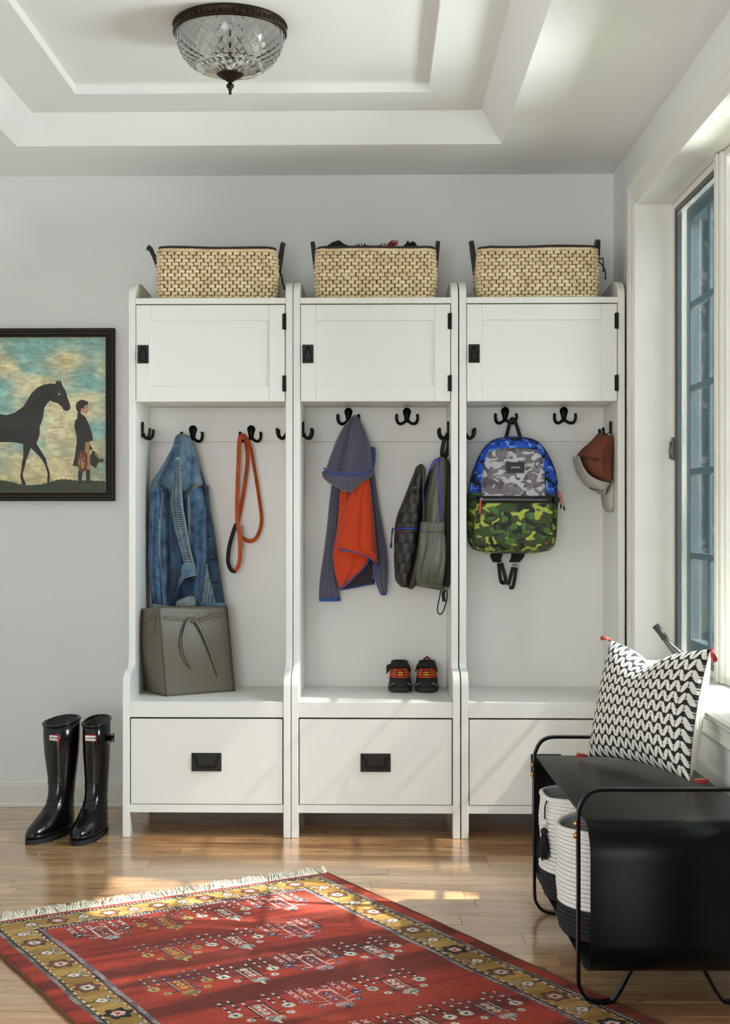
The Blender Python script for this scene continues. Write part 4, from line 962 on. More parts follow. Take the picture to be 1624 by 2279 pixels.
sr = cloth('sleeve', [(625, 452, 538, -.095, -.165), (690, 415, 556, -.094, -.178), (820, 420, 580, -.094, -.182), (1000, 432, 578, -.094, -.180), (1150, 455, 577, -.094, -.178), (1300, 470, 560, -.094, -.176), (1420, 480, 540, -.094, -.172), (1500, 478, 525, -.096, -.165)], mat=mDen, parent=tj, ripple=((.009, 2.5, 1.3, 2.5), (.004, 6, 0, 5)), **K8)
fp = cloth('front_flap', [(560, 320, 380, -.150, -.186), (700, 296, 392, -.150, -.192), (850, 290, 410, -.150, -.194), (1000, 290, 440, -.150, -.194), (1150, 300, 470, -.150, -.194), (1250, 305, 480, -.150, -.192), (1330, 300, 390, -.150, -.188), (1420, 296, 350, -.150, -.180), (1460, 300, 325, -.152, -.172)], mat=mDenD, parent=tj, ripple=((.004, 3, 2.0, 1.5),), **K8)
tr_secs = [(395, 336, 376, -.170, -.206), (500, 328, 378, -.172, -.214), (620, 316, 384, -.174, -.212), (740, 304, 392, -.174, -.208), (860, 318, 412, -.174, -.208), (980, 344, 432, -.174, -.208), (1090, 376, 452, -.174, -.208), (1195, 402, 480, -.174, -.206)]
te = cloth('eyelet_trim', tr_secs, mat=mEye, parent=tj, ripple=((.002, 4, 1, 3),), **K8)
sl_b = B(); sc_b = B()
for k in range(44):
    y = 425+k*17.4; u, v = c8(0, y); r = te.row(v); ul, ur = (r[1]-290)/0.29839, (r[2]-290)/0.29839; w_ = ur-ul
    for (f0, f1) in ((0.12, 0.42), (0.52, 0.86)):
        a = te.at(ul+w_*f0, y+6*(f0 > 0.5), 0.0012); m_ = te.at(ul+w_*(f0+f1)/2, y-5, 0.0012); e = te.at(ul+w_*f1, y+2, 0.0012)
        sl_b.tube([a, m_, e], 0.0016, 5)
        sc_b.tube([te.at(ul+w_*f0, y+9, 0.0005), te.at(ul+w_*(f0+f1)/2, y+4, 0.002), te.at(ul+w_*f1, y+9, 0.0005)], 0.0024, 5)
o = obj('eyelet_slits', sl_b, mSlit, tj, True); o['kind'] = 'stuff'
o = obj('eyelet_braid', sc_b, mEye, tj, True); o['kind'] = 'stuff'
cf = cloth('cuff', [(1190, 385, 482, -.172, -.204), (1230, 378, 488, -.172, -.208), (1275, 372, 492, -.172, -.208), (1292, 362, 420, -.172, -.204), (1330, 352, 384, -.172, -.198)], mat=mDenL, parent=tj, **K8)
seam('cuff_edge', cf, [(490, 1275), (440, 1284), (395, 1300), (366, 1345)], mThread, tj, 0.0016)
obj('cuff_button', B().ball(cf.at(380, 1268, 0.001), 0.0042, 8, 5, (1, .5, 1)), M('copper_button', (120, 84, 56), 0.4, 0.8), tj, True)
cu = cloth('turned_cuff', [(1432, 425, 478, -.150, -.196), (1470, 345, 490, -.150, -.204), (1520, 340, 492, -.150, -.204), (1580, 350, 490, -.150, -.196)], mat=mDenG, parent=tj, ripple=((.004, 2, 0.4, 1),), **K8)
cu2 = cloth('turned_cuff', [(1488, 158, 180, -.150, -.180), (1510, 160, 330, -.150, -.190), (1545, 166, 330, -.150, -.192), (1590, 175, 320, -.150, -.185)], mat=mDenG, parent=tj, ripple=((.005, 3, 0.4, 1),), **K8)
pk = cloth('button_placket', [(608, 548, 584, -.110, -.150), (640, 552, 583, -.110, -.156), (780, 572, 596, -.110, -.158), (900, 575, 618, -.110, -.160), (1150, 580, 655, -.110, -.160), (1300, 588, 675, -.110, -.160), (1480, 620, 700, -.110, -.158)], mat=mDenD, parent=tj, **K8)
for (x0_, x1_, y_) in ((574, 607, 984), (582, 634, 1156), (612, 656, 1325)):
    obj('buttonhole', B().tube([pk.at(x0_, y_+6, 0.001), pk.at((x0_+x1_)/2, y_, 0.002), pk.at(x1_, y_-5, 0.001)], 0.0022, 6), mSlit, tj, True)
    obj('jacket_button', B().ball(pk.at(x1_-8, y_-2, 0.003), 0.0028, 8, 5), mBlackIron, tj, True)
pe = cloth('eyelet_panel', [(1190, 562, 574, -.140, -.168), (1300, 545, 595, -.140, -.172), (1400, 532, 622, -.140, -.172), (1490, 520, 640, -.140, -.170)], mat=mEye, parent=tj, **K8)
sb_ = B()
for k in range(17):
    y = 1215+k*16; u, v = c8(0, y); r = pe.row(v); ul, ur = (r[1]-290)/0.29839, (r[2]-290)/0.29839
    for m_ in range(max(1, int((ur-ul)/24))):
        x = ul+8+m_*24; sb_.tube([pe.at(x, y, .001), pe.at(x+7, y-5, .001), pe.at(x+14, y, .001)], 0.0013, 5)
o = obj('eyelet_slits', sb_, mSlit, tj, True); o['kind'] = 'stuff'
hm_ = cloth('hem_band', [(1478, 512, 700, -.130, -.176), (1500, 508, 706, -.130, -.180), (1560, 505, 708, -.130, -.178), (1600, 510, 700, -.130, -.170)], mat=mDenL, parent=tj, **K8)
for pts in ([(160, 582), (205, 606), (255, 645), (300, 705)], [(164, 570), (208, 594), (262, 632)], [(545, 596), (490, 622), (440, 665), (398, 722)], [(542, 584), (486, 610), (436, 652)], [(330, 620), (290, 600), (258, 640)], [(365, 610), (405, 630), (440, 662)]):
    seam('yoke_seam', yk, pts, mThread, tj, 0.0012, off=0.0035)
seam('collar_seam', yk, [(412, 232), (424, 270), (430, 330), (438, 362)], mThread, tj, 0.0013, off=0.002); seam('label_stitch', yk, [(342, 312), (368, 306)], M('pale_thread', (214, 212, 202), 0.8), tj, 0.0012, off=0.002)
mPk = denim('puckered_seam', (96, 122, 146), (150, 168, 180))
for c_, pts in ((sl, [(248, 655), (240, 800), (226, 960), (228, 1080), (238, 1220), (246, 1350), (256, 1500)]), (sr, [(440, 668), (446, 820), (448, 930), (450, 1030)])):
    seam('sleeve_seam', c_, pts, mPk, tj, 0.0026, off=0.0012); seam('seam_thread', c_, [(x+9, y) for x, y in pts], mThread, tj, 0.0009)
    pb = B(); pp = cr(pts, 9)
    for x, y in pp[::1]: pb.tube([c_.at(x-9, y, .0016), c_.at(x+2, y-3, .003)], 0.0013, 4)
    o = obj('seam_puckers', pb, mDenD, tj, True); o['kind'] = 'stuff'
obj('pocket_flap', B().tube([pk.at(576, 782, .001), pk.at(596, 776, .001)], 1.0, sec=flat(0.012, 0.003), up=(0, -1, 0)), mDenL, tj)

# ---- hooded fleece
def c6(x, y): return 660 + x*0.23399, 880 + y*0.23399
K6 = dict(conv=c6)
mFl = M('grey_violet_fleece', (92, 90, 112), 0.9, bump=(420, 0.5, 0.001), sheen=0.35); mFlD = M('fleece_inside', (64, 54, 60), 0.95, bump=(300, 0.6)); mOr = M('orange_fleece', (216, 68, 26), 0.9, bump=(420, 0.5, 0.001), sheen=0.25); mBlT = M('blue_binding', (44, 84, 160), 0.75, bump=(500, 0.4))
th = thing('hooded_fleece', 'grey and orange hooded fleece with blue binding in the middle locker', 'jacket', P(780, 1335, -0.14))
lin_ = cloth('lining', [(1300, 470, 745, -.088, -.118), (1600, 440, 752, -.088, -.120), (1780, 436, 745, -.088, -.120), (1815, 440, 640, -.088, -.118), (1838, 425, 520, -.090, -.112)], mat=mFlD, parent=th, **K6)
ls = cloth('sleeve', [(830, 335, 415, -.085, -.125), (1000, 312, 400, -.085, -.128), (1200, 292, 392, -.085, -.130), (1400, 268, 372, -.085, -.132), (1550, 248, 356, -.085, -.134), (1700, 226, 378, -.085, -.136), (1850, 212, 402, -.085, -.138), (1935, 210, 415, -.087, -.136)], mat=mFl, parent=th, ripple=((.004, 3, 0.4, 2),), **K6)
rs_ = cloth('sleeve', [(700, 690, 738, -.085, -.125), (900, 692, 762, -.085, -.128), (1100, 716, 792, -.085, -.130), (1300, 742, 828, -.085, -.132), (1500, 760, 860, -.085, -.134), (1640, 724, 868, -.085, -.150), (1760, 742, 866, -.085, -.150), (1885, 790, 858, -.087, -.140)], mat=mFl, parent=th, ripple=((.005, 3, 1.4, 2.4),), **K6)
cloth('cuff_binding', [(1922, 212, 414, -.084, -.139), (1955, 214, 416, -.084, -.139)], mat=mBlT, parent=th, rows=4, **K6); cloth('cuff_binding', [(1872, 790, 858, -.084, -.143), (1898, 800, 850, -.084, -.143)], mat=mBlT, parent=th, rows=4, **K6)
lb = cloth('lower_panel', [(1150, 395, 560, -.110, -.158), (1250, 386, 600, -.110, -.164), (1400, 360, 650, -.110, -.168), (1500, 344, 688, -.110, -.170), (1570, 346, 682, -.110, -.170), (1650, 356, 640, -.110, -.168), (1740, 376, 548, -.110, -.164), (1810, 398, 470, -.110, -.158), (1842, 408, 432, -.112, -.150)], mat=mOr, parent=th, ripple=((.005, 2.2, 1.0, 1.5),), **K6)
lf = cloth('left_panel', [(880, 412, 520, -.105, -.150), (1000, 405, 520, -.105, -.160), (1150, 396, 480, -.105, -.166), (1250, 388, 450, -.105, -.164), (1400, 376, 420, -.105, -.158)], mat=mOr, parent=th, ripple=((.004, 2, 0.5, 1.0),), **K6)
up2 = cloth('front_panel', [(760, 590, 690, -.120, -.165), (850, 545, 702, -.120, -.180), (950, 500, 712, -.120, -.190), (1100, 455, 728, -.120, -.198), (1300, 412, 748, -.120, -.204), (1440, 398, 758, -.120, -.208), (1472, 402, 762, -.120, -.208), (1500, 540, 764, -.124, -.206), (1530, 650, 767, -.128, -.202), (1565, 712, 768, -.134, -.196), (1600, 745, 768, -.140, -.186)], mat=mOr, parent=th, ripple=((.007, 2.1, 2.4, 1.2), (.003, 5, 0, 2)), **K6)
seam('hem_binding', up2, [(398, 1466), (440, 1466), (500, 1478), (560, 1490), (640, 1516), (700, 1548), (745, 1590), (764, 1620)], mBlT, th, 0.0022, off=0.0022, wd=0.0058)
seam('hem_binding', lb, [(682, 1556), (676, 1590), (640, 1640), (590, 1690), (530, 1736), (470, 1785), (412, 1836)], mBlT, th, 0.0022, off=0.0022, wd=0.0058)
seam('hem_binding', lin_, [(415, 1846), (480, 1836), (560, 1820), (640, 1804), (740, 1790)], mBlT, th, 0.0022, off=0.002, wd=0.0058)
obj('hem_binding', B().tube([tuple(P(*c6(x, y), -.158)) for x, y in cr([(764, 1600), (758, 1640), (732, 1690), (722, 1750)], 5)], 1.0, sec=flat(0.0050, 0.0040), up=(0, -1, 0)), mBlT, th)
hd = cloth('hood', [(186, 542, 568, -.105, -.135), (210, 520, 588, -.100, -.155), (300, 444, 636, -.092, -.180), (430, 376, 686, -.090, -.200), (560, 325, 712, -.090, -.208), (680, 284, 724, -.090, -.212), (745, 262, 730, -.092, -.212), (775, 300, 700, -.094, -.200)], mat=mFl, parent=th, ripple=((.018, 2.3, 0.9, 0.4), (.008, 4.4, 1.2, 0.8)), **K6)
br = cloth('hood_brim', [(720, 246, 735, -.150, -.214), (745, 239, 734, -.140, -.222), (790, 256, 690, -.135, -.224), (830, 305, 620, -.135, -.224), (870, 372, 575, -.135, -.220), (905, 430, 540, -.138, -.212), (922, 468, 516, -.142, -.200)], mat=mFl, parent=th, ripple=((.004, 3, 1, 2),), **K6)
seam('hood_binding', br, [(262, 692), (285, 722), (340, 740), (420, 750), (500, 757), (590, 756), (660, 738), (712, 706)], mBlT, th, 0.0026, off=0.0032, wd=0.0062)
cloth('hood_edge', [(490, 694, 742, -.110, -.140), (560, 700, 752, -.110, -.142), (660, 706, 742, -.110, -.142), (710, 706, 728, -.112, -.140)], mat=mFl, parent=th, rows=14, **K6)
obj('hood_binding', B().tube([tuple(P(*c6(x, y), -.146)) for x, y in cr([(742, 502), (744, 560), (738, 630), (722, 690), (708, 712)], 5)], 1.0, sec=flat(0.0056, 0.004), up=(0, -1, 0)), mBlT, th)
seam('hood_seam', hd, [(552, 215), (540, 330), (520, 450), (500, 560), (488, 700)], mFl, th, 0.0012, off=0.0008)

# ---- olive backpack seen from its side
def c7(x, y): return 860 + x*0.17986, 970 + y*0.17986
K7 = dict(conv=c7)
mOl = M('olive_satin', (92, 92, 78), 0.34, bump=(40, 0.35, 0.006), var=(8, 0.15)); mOlB = M('olive_brown', (62, 54, 40), 0.6, bump=(200, 0.3)); mBlZ = M('blue_zip', (44, 56, 190), 0.5); mWeb = M('black_webbing', (22, 21, 22), 0.75, bump=(300, 0.4)); mQ = MA('quilted_panel', 0.6, bump=(200, 0.2))
tk = thing('olive_backpack', 'olive backpack with quilted black front and blue zips, hanging side-on', 'backpack', P(935, 1308, -0.2))
cloth('back_padding', [(300, 690, 745, -.11, -.33), (380, 690, 768, -.10, -.34), (600, 700, 784, -.10, -.34), (1000, 700, 790, -.10, -.34), (1500, 690, 790, -.10, -.34), (1750, 690, 786, -.10, -.33), (1850, 680, 760, -.11, -.32)], mat=mWeb, parent=tk, p=4, **K7)
ob = cloth('main_compartment', [(272, 628, 700, -.13, -.325), (300, 590, 730, -.12, -.338), (380, 545, 755, -.11, -.345), (520, 500, 765, -.10, -.350), (800, 440, 760, -.10, -.352), (1080, 420, 752, -.10, -.352), (1300, 395, 748, -.10, -.352), (1500, 375, 742, -.10, -.352), (1700, 330, 728, -.10, -.350), (1800, 300, 716, -.11, -.346), (1870, 420, 700, -.13, -.335), (1888, 600, 690, -.15, -.32)], mat=mOl, parent=tk, p=3.2, ripple=((.005, 1.4, 0.3, 3.0), (.003, 3, 1.0, 5.0)), **K7)
def qc(t, s_):
    v = t*12.5; row_ = int(v); cols_ = (s_+1)*2.6+0.15*row_; a = (int(cols_)+row_) % 2
    base = np.array(lin((62, 58, 55))) if a else np.array(lin((26, 22, 23))); e = abs(v-row_-0.0); k = 0.6 if e < 0.06 else 1.0
    return base*k
fo = cloth('front_pocket', [(356, 398, 440, -.17, -.30), (385, 365, 462, -.15, -.325), (440, 345, 478, -.14, -.338), (560, 296, 470, -.13, -.345), (640, 266, 446, -.13, -.348), (830, 192, 440, -.12, -.350), (1000, 126, 428, -.12, -.350), (1100, 106, 416, -.12, -.350), (1200, 98, 400, -.12, -.350), (1300, 92, 392, -.12, -.350), (1560, 92, 342, -.12, -.348), (1700, 100, 310, -.12, -.344), (1790, 112, 288, -.13, -.338), (1860, 170, 276, -.15, -.32)], mat=mQ, parent=tk, p=2.6, rows=120, n=48, quilt=(0.006, 12.5), colfn=qc, **K7)
cloth('front_gusset', [(358, 405, 445, -.15, -.330), (400, 400, 476, -.14, -.345), (500, 408, 480, -.13, -.352), (700, 420, 452, -.12, -.356), (900, 428, 462, -.12, -.357), (1060, 420, 465, -.12, -.357), (1300, 375, 420, -.12, -.356), (1560, 325, 400, -.12, -.354), (1740, 280, 380, -.13, -.350), (1850, 250, 360, -.14, -.335), (1880, 260, 330, -.15, -.32)], mat=mOlB, parent=tk, p=3, rows=30, **K7)
sp = cloth('side_pocket', [(1062, 415, 722, -.30, -.366), (1090, 412, 724, -.29, -.370), (1180, 400, 722, -.29, -.368), (1300, 392, 735, -.29, -.372), (1500, 375, 736, -.29, -.374), (1650, 345, 725, -.29, -.372), (1740, 345, 715, -.29, -.366), (1800, 350, 700, -.30, -.358), (1822, 380, 690, -.31, -.350)], mat=mOl, parent=tk, p=3.4, rows=60, ripple=((.007, 1.5, 0.9, 3.2), (.0045, 3.3, 2.0, 5.5), (.002, 7, 0, 8)), **K7)
seam('pocket_hem', sp, [(404, 1180), (500, 1190), (580, 1186), (660, 1192), (722, 1176)], mOlB, tk, 0.0014, off=0.001)
seam('zip', ob, [(634, 284), (626, 400), (628, 560), (638, 720), (652, 880), (660, 1064)], mBlZ, tk, 0.0022, off=0.004, wd=0.0052)
seam('zip', ob, [(474, 590), (458, 640), (462, 760), (452, 900), (448, 1052)], mBlZ, tk, 0.0022, off=0.0055, wd=0.0050)
obj('zip', B().tube([tuple(P(*c7(x, y), -.33)) for x, y in cr([(636, 282), (590, 300), (555, 360), (522, 440)], 5)], 1.0, sec=flat(0.005, 0.003), up=(0, -1, 0)), mBlZ, tk)
seam('zip', fo, [(100, 1142), (200, 1142), (300, 1140), (385, 1138)], mBlZ, tk, 0.002, off=0.003, wd=0.0042); seam('zip_tape', fo, [(106, 1116), (250, 1114), (392, 1112)], mOlB, tk, 0.0014, off=0.001, wd=0.007); seam('zip_tape', fo, [(100, 1172), (250, 1172), (384, 1168)], mOlB, tk, 0.0014, off=0.001, wd=0.006)
pz = [tuple(P(*c7(x, y), -.30)) for x, y in ((84, 1140), (72, 1170), (64, 1250), (58, 1330))]
obj('zip_pull', B().tube(pz, [0.003, 0.004, 0.0022, 0.0022], 8).tube([pz[-1], tuple(P(*c7(54, 1388), -.30))], 0.0042, 8), M('navy_pull', (30, 36, 104), 0.5), tk, True)
seam('brand_tab', fo, [(344, 584), (344, 720)], mWeb, tk, 0.001, off=0.004, wd=0.0135)
q = fo.at(339, 648, 0.006); text('tab_lettering', 'STATE', 0.0032, mWhite, tk, q, Matrix.Rotation(PI/2, 3, 'X'), 0.0002)
hp = [tuple(P(*c7(x, y), Y)) for x, y, Y in cr([(700, 285, -.24), (688, 200, -.25), (712, 60, -.255), (730, 18, -.250), (752, 20, -.245), (770, 60, -.235), (748, 200, -.225), (712, 290, -.215)], 5)]
obj('hang_loop', B().tube(hp, 1.0, sec=flat(0.016, 0.003), up=(-0.25, -1, 0)), mWeb, tk)
lo_ = [tuple(P(*c7(x, y), Y)) for x, y, Y in cr([(672, 1900, -.25), (655, 2000, -.26), (632, 2110, -.26), (634, 2180, -.26), (664, 2210, -.255), (700, 2170, -.25), (730, 2080, -.245), (748, 1990, -.24), (744, 1905, -.23)], 5)]
obj('strap_tail', B().tube(lo_, 1.0, sec=flat(0.0045, 0.0025), up=(0, -1, 0)), mWeb, tk)
obj('strap_tail', B().tube([tuple(P(*c7(x, y), -.262)) for x, y in ((718, 1880), (700, 1960), (712, 2050))], 1.0, sec=flat(0.013, 0.003), up=(0, -1, 0)), mWeb, tk)
obj('buckle', B().tube([tuple(P(*c7(x, y), -.30)) for x, y in ((655, 1892), (700, 1905), (748, 1885), (772, 1862))], 0.0035, 8), M('grey_plastic', (110, 110, 106), 0.5), tk, True)

# ---- camouflage backpack
def c9(x, y): return 1020 + x*0.24015, 880 + y*0.24015
K9 = dict(conv=c9)
mCb = camo('blue_camouflage', [(36, 84, 196), (24, 52, 150), (110, 160, 226), (18, 18, 28)], 22); mCg = camo('grey_camouflage', [(112, 102, 104), (88, 78, 80), (178, 176, 178), (124, 114, 116), (186, 184, 186)], 20); mCgr = camo('green_camouflage', [(58, 70, 36), (74, 108, 44), (26, 34, 28), (168, 172, 70)], 22)
mZip = M('steel_zip', (120, 116, 112), 0.35, 0.7); mCoral = M('coral_pull', (236, 84, 72), 0.5)
tc_ = thing('camouflage_backpack', 'blue, grey and green camouflage backpack hanging in the right locker', 'backpack', P(1138, 1308, -0.18))
cb1 = cloth('upper_body', [(386, 430, 585, -.10, -.17), (400, 350, 660, -.09, -.195), (440, 278, 735, -.085, -.22), (520, 208, 805, -.085, -.236), (620, 160, 856, -.085, -.243), (720, 122, 892, -.085, -.246), (820, 100, 908, -.085, -.247), (950, 84, 915, -.085, -.247)], mat=mCb, parent=tc_, p=3.6, ripple=((.002, 4, 1, 2),), **K9)
cb2 = cloth('lower_body', [(905, 84, 914, -.085, -.2475), (1000, 78, 916, -.085, -.249), (1200, 78, 906, -.085, -.249), (1330, 84, 896, -.085, -.246), (1400, 112, 872, -.088, -.238), (1440, 170, 812, -.095, -.222), (1462, 300, 690, -.105, -.20)], mat=mCgr, parent=tc_, p=3.6, **K9)
gp_ = cloth('front_panel', [(486, 420, 625, -.20, -.238), (500, 340, 700, -.20, -.246), (540, 275, 752, -.20, -.252), (600, 240, 782, -.20, -.256), (720, 214, 795, -.20, -.260), (935, 203, 806, -.20, -.262)], mat=mCg, parent=tc_, p=5, **K9)
seam('panel_piping', gp_, [(206, 930), (214, 720), (240, 604), (278, 546), (345, 506), (425, 490), (520, 487), (620, 490), (698, 506), (750, 546), (780, 604), (794, 720), (803, 930)], mCb, tc_, 0.0016, off=-0.001)
seam('arch_piping', cb1, [(100, 830), (126, 718), (166, 618), (214, 522), (290, 445), (370, 408), (510, 397), (640, 405), (730, 445), (795, 520), (848, 618), (884, 720), (905, 830)], M('dark_piping', (30, 32, 44), 0.6), tc_, 0.0018, off=0.001)
pk2 = cloth('front_pocket', [(990, 172, 868, -.22, -.268), (1010, 165, 868, -.22, -.278), (1100, 156, 868, -.22, -.284), (1300, 140, 866, -.22, -.286), (1390, 150, 858, -.21, -.276), (1430, 190, 800, -.20, -.256), (1452, 300, 690, -.19, -.232)], mat=mCgr, parent=tc_, p=5, **K9)
zb = cloth('zip_band', [(932, 180, 866, -.22, -.262), (940, 178, 866, -.22, -.272), (990, 176, 866, -.22, -.276), (1002, 176, 866, -.22, -.268)], mat=mWeb, parent=tc_, p=6, rows=10, **K9)
seam('zip', zb, [(190, 968), (400, 966), (600, 968), (820, 970)], mZip, tc_, 0.0014, off=0.002, wd=0.006)
bnd = cloth('side_binding', [(925, 78, 175, -.20, -.258), (968, 78, 175, -.20, -.258)], mat=mWeb, parent=tc_, p=5, rows=4, **K9); cloth('side_binding', [(945, 866, 930, -.19, -.252), (995, 866, 928, -.19, -.252)], mat=mWeb, parent=tc_, p=5, rows=4, **K9)
a_, b_ = gp_.at(435, 722, 0), gp_.at(600, 622, 0)
Yt = min(gp_.at(517, 672, 0).y, a_.y, b_.y)-0.003
obj('brand_patch', B().box(a_.x, Yt-0.0015, a_.z, b_.x, Yt+0.004, b_.z), M('black_patch', (20, 20, 21), 0.5), tc_, bevel=0.001)
text('patch_lettering', 'STATE', 0.0092, mWhite, tc_, ((a_.x+b_.x)/2, Yt-0.0022, (a_.z+b_.z)/2), Matrix.Rotation(PI/2, 3, 'X'), 0.0002, 1.15)
q = pk2.at(806, 1366, 0.001); obj('round_badge', B().tube([q+Vector((0, .002, 0)), q+Vector((0, -.0015, 0))], 0.0032, 12), mCoral, tc_, True)
q0 = zb.at(204, 965, 0.003)
obj('zip_slider', B().box(q0.x-0.004, q0.y-0.004, q0.z-0.003, q0.x+0.006, q0.y+0.001, q0.z+0.006), mZip, tc_, bevel=0.001)
obj('zip_pull', B().tube([tuple(zb.at(200, 972, .006)), tuple(pk2.at(196, 1010, .005)), tuple(pk2.at(193, 1060, .004)), tuple(pk2.at(191, 1098, .004))], [0.0026, 0.0032, 0.0028, 0.0030], 8), mCoral, tc_, True)
obj('zip_pull_tip', B().tube([tuple(pk2.at(190, 1098, .004)), tuple(pk2.at(187, 1138, .004))], 0.0036, 8), mWeb, tc_, True)
for k, pts in enumerate(([(912, 868), (928, 920), (944, 980), (948, 1030)], [(925, 880), (945, 930), (962, 980), (978, 1048)])):
    pp = [tuple(P(*c9(x, y), -.20)) for x, y in pts]; obj('zip_cord', B().tube(pp, 0.0017, 6), mCoral, tc_, True)
    x, y = pts[-1]; obj('cord_tip', B().tube([tuple(P(*c9(x-2, y-20), -.20)), tuple(P(*c9(x+4, y+20), -.20))], 0.0028, 8), mWeb, tc_, True)
hl = [tuple(P(*c9(x, y), Y)) for x, y, Y in cr([(440, 392, -.115), (458, 320, -.112), (478, 240, -.112), (500, 216, -.110), (520, 240, -.108), (548, 310, -.108), (572, 396, -.110)], 5)]
obj('hang_loop', B().tube(hl, 1.0, sec=flat(0.0135, 0.003), up=(0, -1, 0)), mWeb, tc_)
for s_, (x0_, x1_, y0_, dx) in enumerate(((292, 402, 1450, 30), (490, 618, 1450, -50))):
    cloth('strap_pad', [(y0_-10, x0_+10, x1_, -.10, -.13), (y0_+40, x0_, x1_-8, -.10, -.135), (y0_+95, x0_+dx*0.6+6, x1_+dx*0.6-20, -.10, -.13)], mat=mWeb, parent=tc_, rows=12, ripple=((.003, 5, 0, 4),), **K9)
    cloth('strap_lining', [(y0_-12, (378 if s_ == 0 else 484), (420 if s_ == 0 else 560), -.09, -.112), (y0_+55, (392 if s_ == 0 else 488), (402 if s_ == 0 else 505), -.09, -.108)], mat=mCb, parent=tc_, rows=6, **K9)
for pts in ([(372, 1555), (392, 1720), (420, 1730)], [(398, 1552), (438, 1722), (400, 1738)], [(505, 1590), (462, 1760)], [(535, 1595), (505, 1770), (470, 1776)]):
    obj('webbing_tail', B().tube([tuple(P(*c9(x, y), -.118)) for x, y in cr(pts, 4)], 1.0, sec=flat(0.0135, 0.0025), up=(0, -1, 0)), mWeb, tc_)
for (x, y, a) in ((368, 1544, 0), (524, 1578, 0.25)):
    c_ = P(*c9(x, y), -.122); obj('buckle', B().tube([c_+Vector((-0.010, 0, 0.002+a*0.01)), c_+Vector((0.010, 0, 0.002-a*0.01))], 0.0042, 8), M('clear_grey_plastic', (140, 144, 146), 0.3), tc_, True)

# ---- baseball cap
mMesh = M('rust_mesh', (120, 62, 38), 0.8, bump=(900, 0.9, 0.002), var=(12, 0.35)); mCapG = M('cap_grey_cotton', (168, 166, 154), 0.85, bump=(300, 0.4))
tcap = thing('baseball_cap', 'rust mesh and grey trucker cap on the right locker side hook', 'cap', P(1335, 1135, -0.25))
cw = cloth('mesh_crown', [(356, 1285, 1418, -.20, -.27), (380, 1268, 1436, -.17, -.30), (430, 1222, 1438, -.16, -.32), (500, 1142, 1436, -.155, -.332), (560, 1100, 1432, -.155, -.336), (640, 1116, 1426, -.155, -.336), (700, 1152, 1420, -.16, -.332), (760, 1224, 1412, -.165, -.325), (812, 1345, 1406, -.18, -.31)], mat=mMesh, parent=tcap, conv=c9, p=2.2, ripple=((.003, 3, 0, 1),))
cg = cloth('front_panel', [(570, 1082, 1096, -.17, -.325), (630, 1090, 1118, -.16, -.340), (690, 1105, 1150, -.155, -.342), (750, 1126, 1215, -.155, -.342), (790, 1146, 1310, -.155, -.340), (815, 1164, 1404, -.155, -.338), (850, 1205, 1378, -.16, -.335), (885, 1262, 1358, -.17, -.325), (915, 1326, 1342, -.18, -.31)], mat=mCapG, parent=tcap, conv=c9, p=2.2)
cloth('brim', [(785, 1398, 1410, -.20, -.29), (830, 1380, 1428, -.18, -.305), (880, 1352, 1442, -.165, -.315), (930, 1332, 1449, -.16, -.318), (1000, 1340, 1450, -.165, -.315), (1050, 1355, 1441, -.175, -.305), (1082, 1378, 1412, -.20, -.28)], mat=mCapG, parent=tcap, conv=c9, p=2.6)
obj('top_button', B().ball(P(*c9(1087, 588), -.255), 0.0055, 8, 5), mCapG, tcap, True)
obj('eyelet', B().ball(cg.at(1146, 765, -0.001), 0.0026, 8, 5), M('eyelet_grey', (110, 108, 102), 0.5), tcap, True)
seam('embroidered_mark', cg, [(1205, 858), (1230, 866), (1262, 876), (1282, 882)], M('navy_thread', (34, 36, 78), 0.7), tcap, 0.0022, off=0.0008); seam('embroidered_mark', cg, [(1288, 878), (1298, 892), (1308, 880)], M('navy_thread_b', (34, 36, 78), 0.7), tcap, 0.0012, off=0.0008)
seam('crown_seam', cw, [(1105, 572), (1180, 590), (1260, 606)], M('rust_tape', (74, 36, 26), 0.8), tcap, 0.0012, off=0.001, wd=0.010)
cloth('back_opening', [(362, 1296, 1384, -.225, -.272), (385, 1298, 1392, -.22, -.288), (412, 1316, 1384, -.22, -.290)], mat=M('navy_lining', (26, 28, 48), 0.9), parent=tcap, conv=c9, rows=8)
obj('snap_strap', B().tube([tuple(P(*c9(x, y), -.292)) for x, y in ((1384, 362), (1410, 380), (1430, 420))], 1.0, sec=flat(0.010, 0.003), up=(0, -1, 0)), M('pale_blue_strap', (140, 160, 168), 0.5), tcap)
# ============================================================ BENCH UNDER THE WINDOW
mSteel = M('black_powder_coat', (8, 8, 8), 0.30, spec=0.14, bump=(500, 0.25, 0.0006), var=(70, 0.10)); mBrass = M('brass', (196, 146, 76), 0.28, 0.95)
tb_ = thing('metal_bench', 'black metal bench with rounded open body and rail loops under the window', 'bench', (0.462, -1.735, 0))
tb_.rotation_euler = (0, 0, math.radians(1.25)); KB = dict(parent=tb_, world=False)
def rr_yz(hy, z0, z1, r, n=8):
    out = []
    for (cy_, cz_, a0) in ((hy-r, z1-r, 0), (-hy+r, z1-r, 90), (-hy+r, z0+r, 180), (hy-r, z0+r, 270)):
        for k in range(n+1):
            a = math.radians(a0+90*k/n); out.append((cy_+r*math.cos(a), cz_+r*math.sin(a)))
    return out
o_ = rr_yz(0.468, 0.105, 0.446, 0.075); i_ = rr_yz(0.464, 0.109, 0.442, 0.071); n = len(o_)
xa, xb = 0.006, 0.405
sh = B().rings([[(xa, y, z) for y, z in o_], [(xb, y, z) for y, z in o_], [(xb, y, z) for y, z in i_], [(xa, y, z) for y, z in i_]], True, False, True)
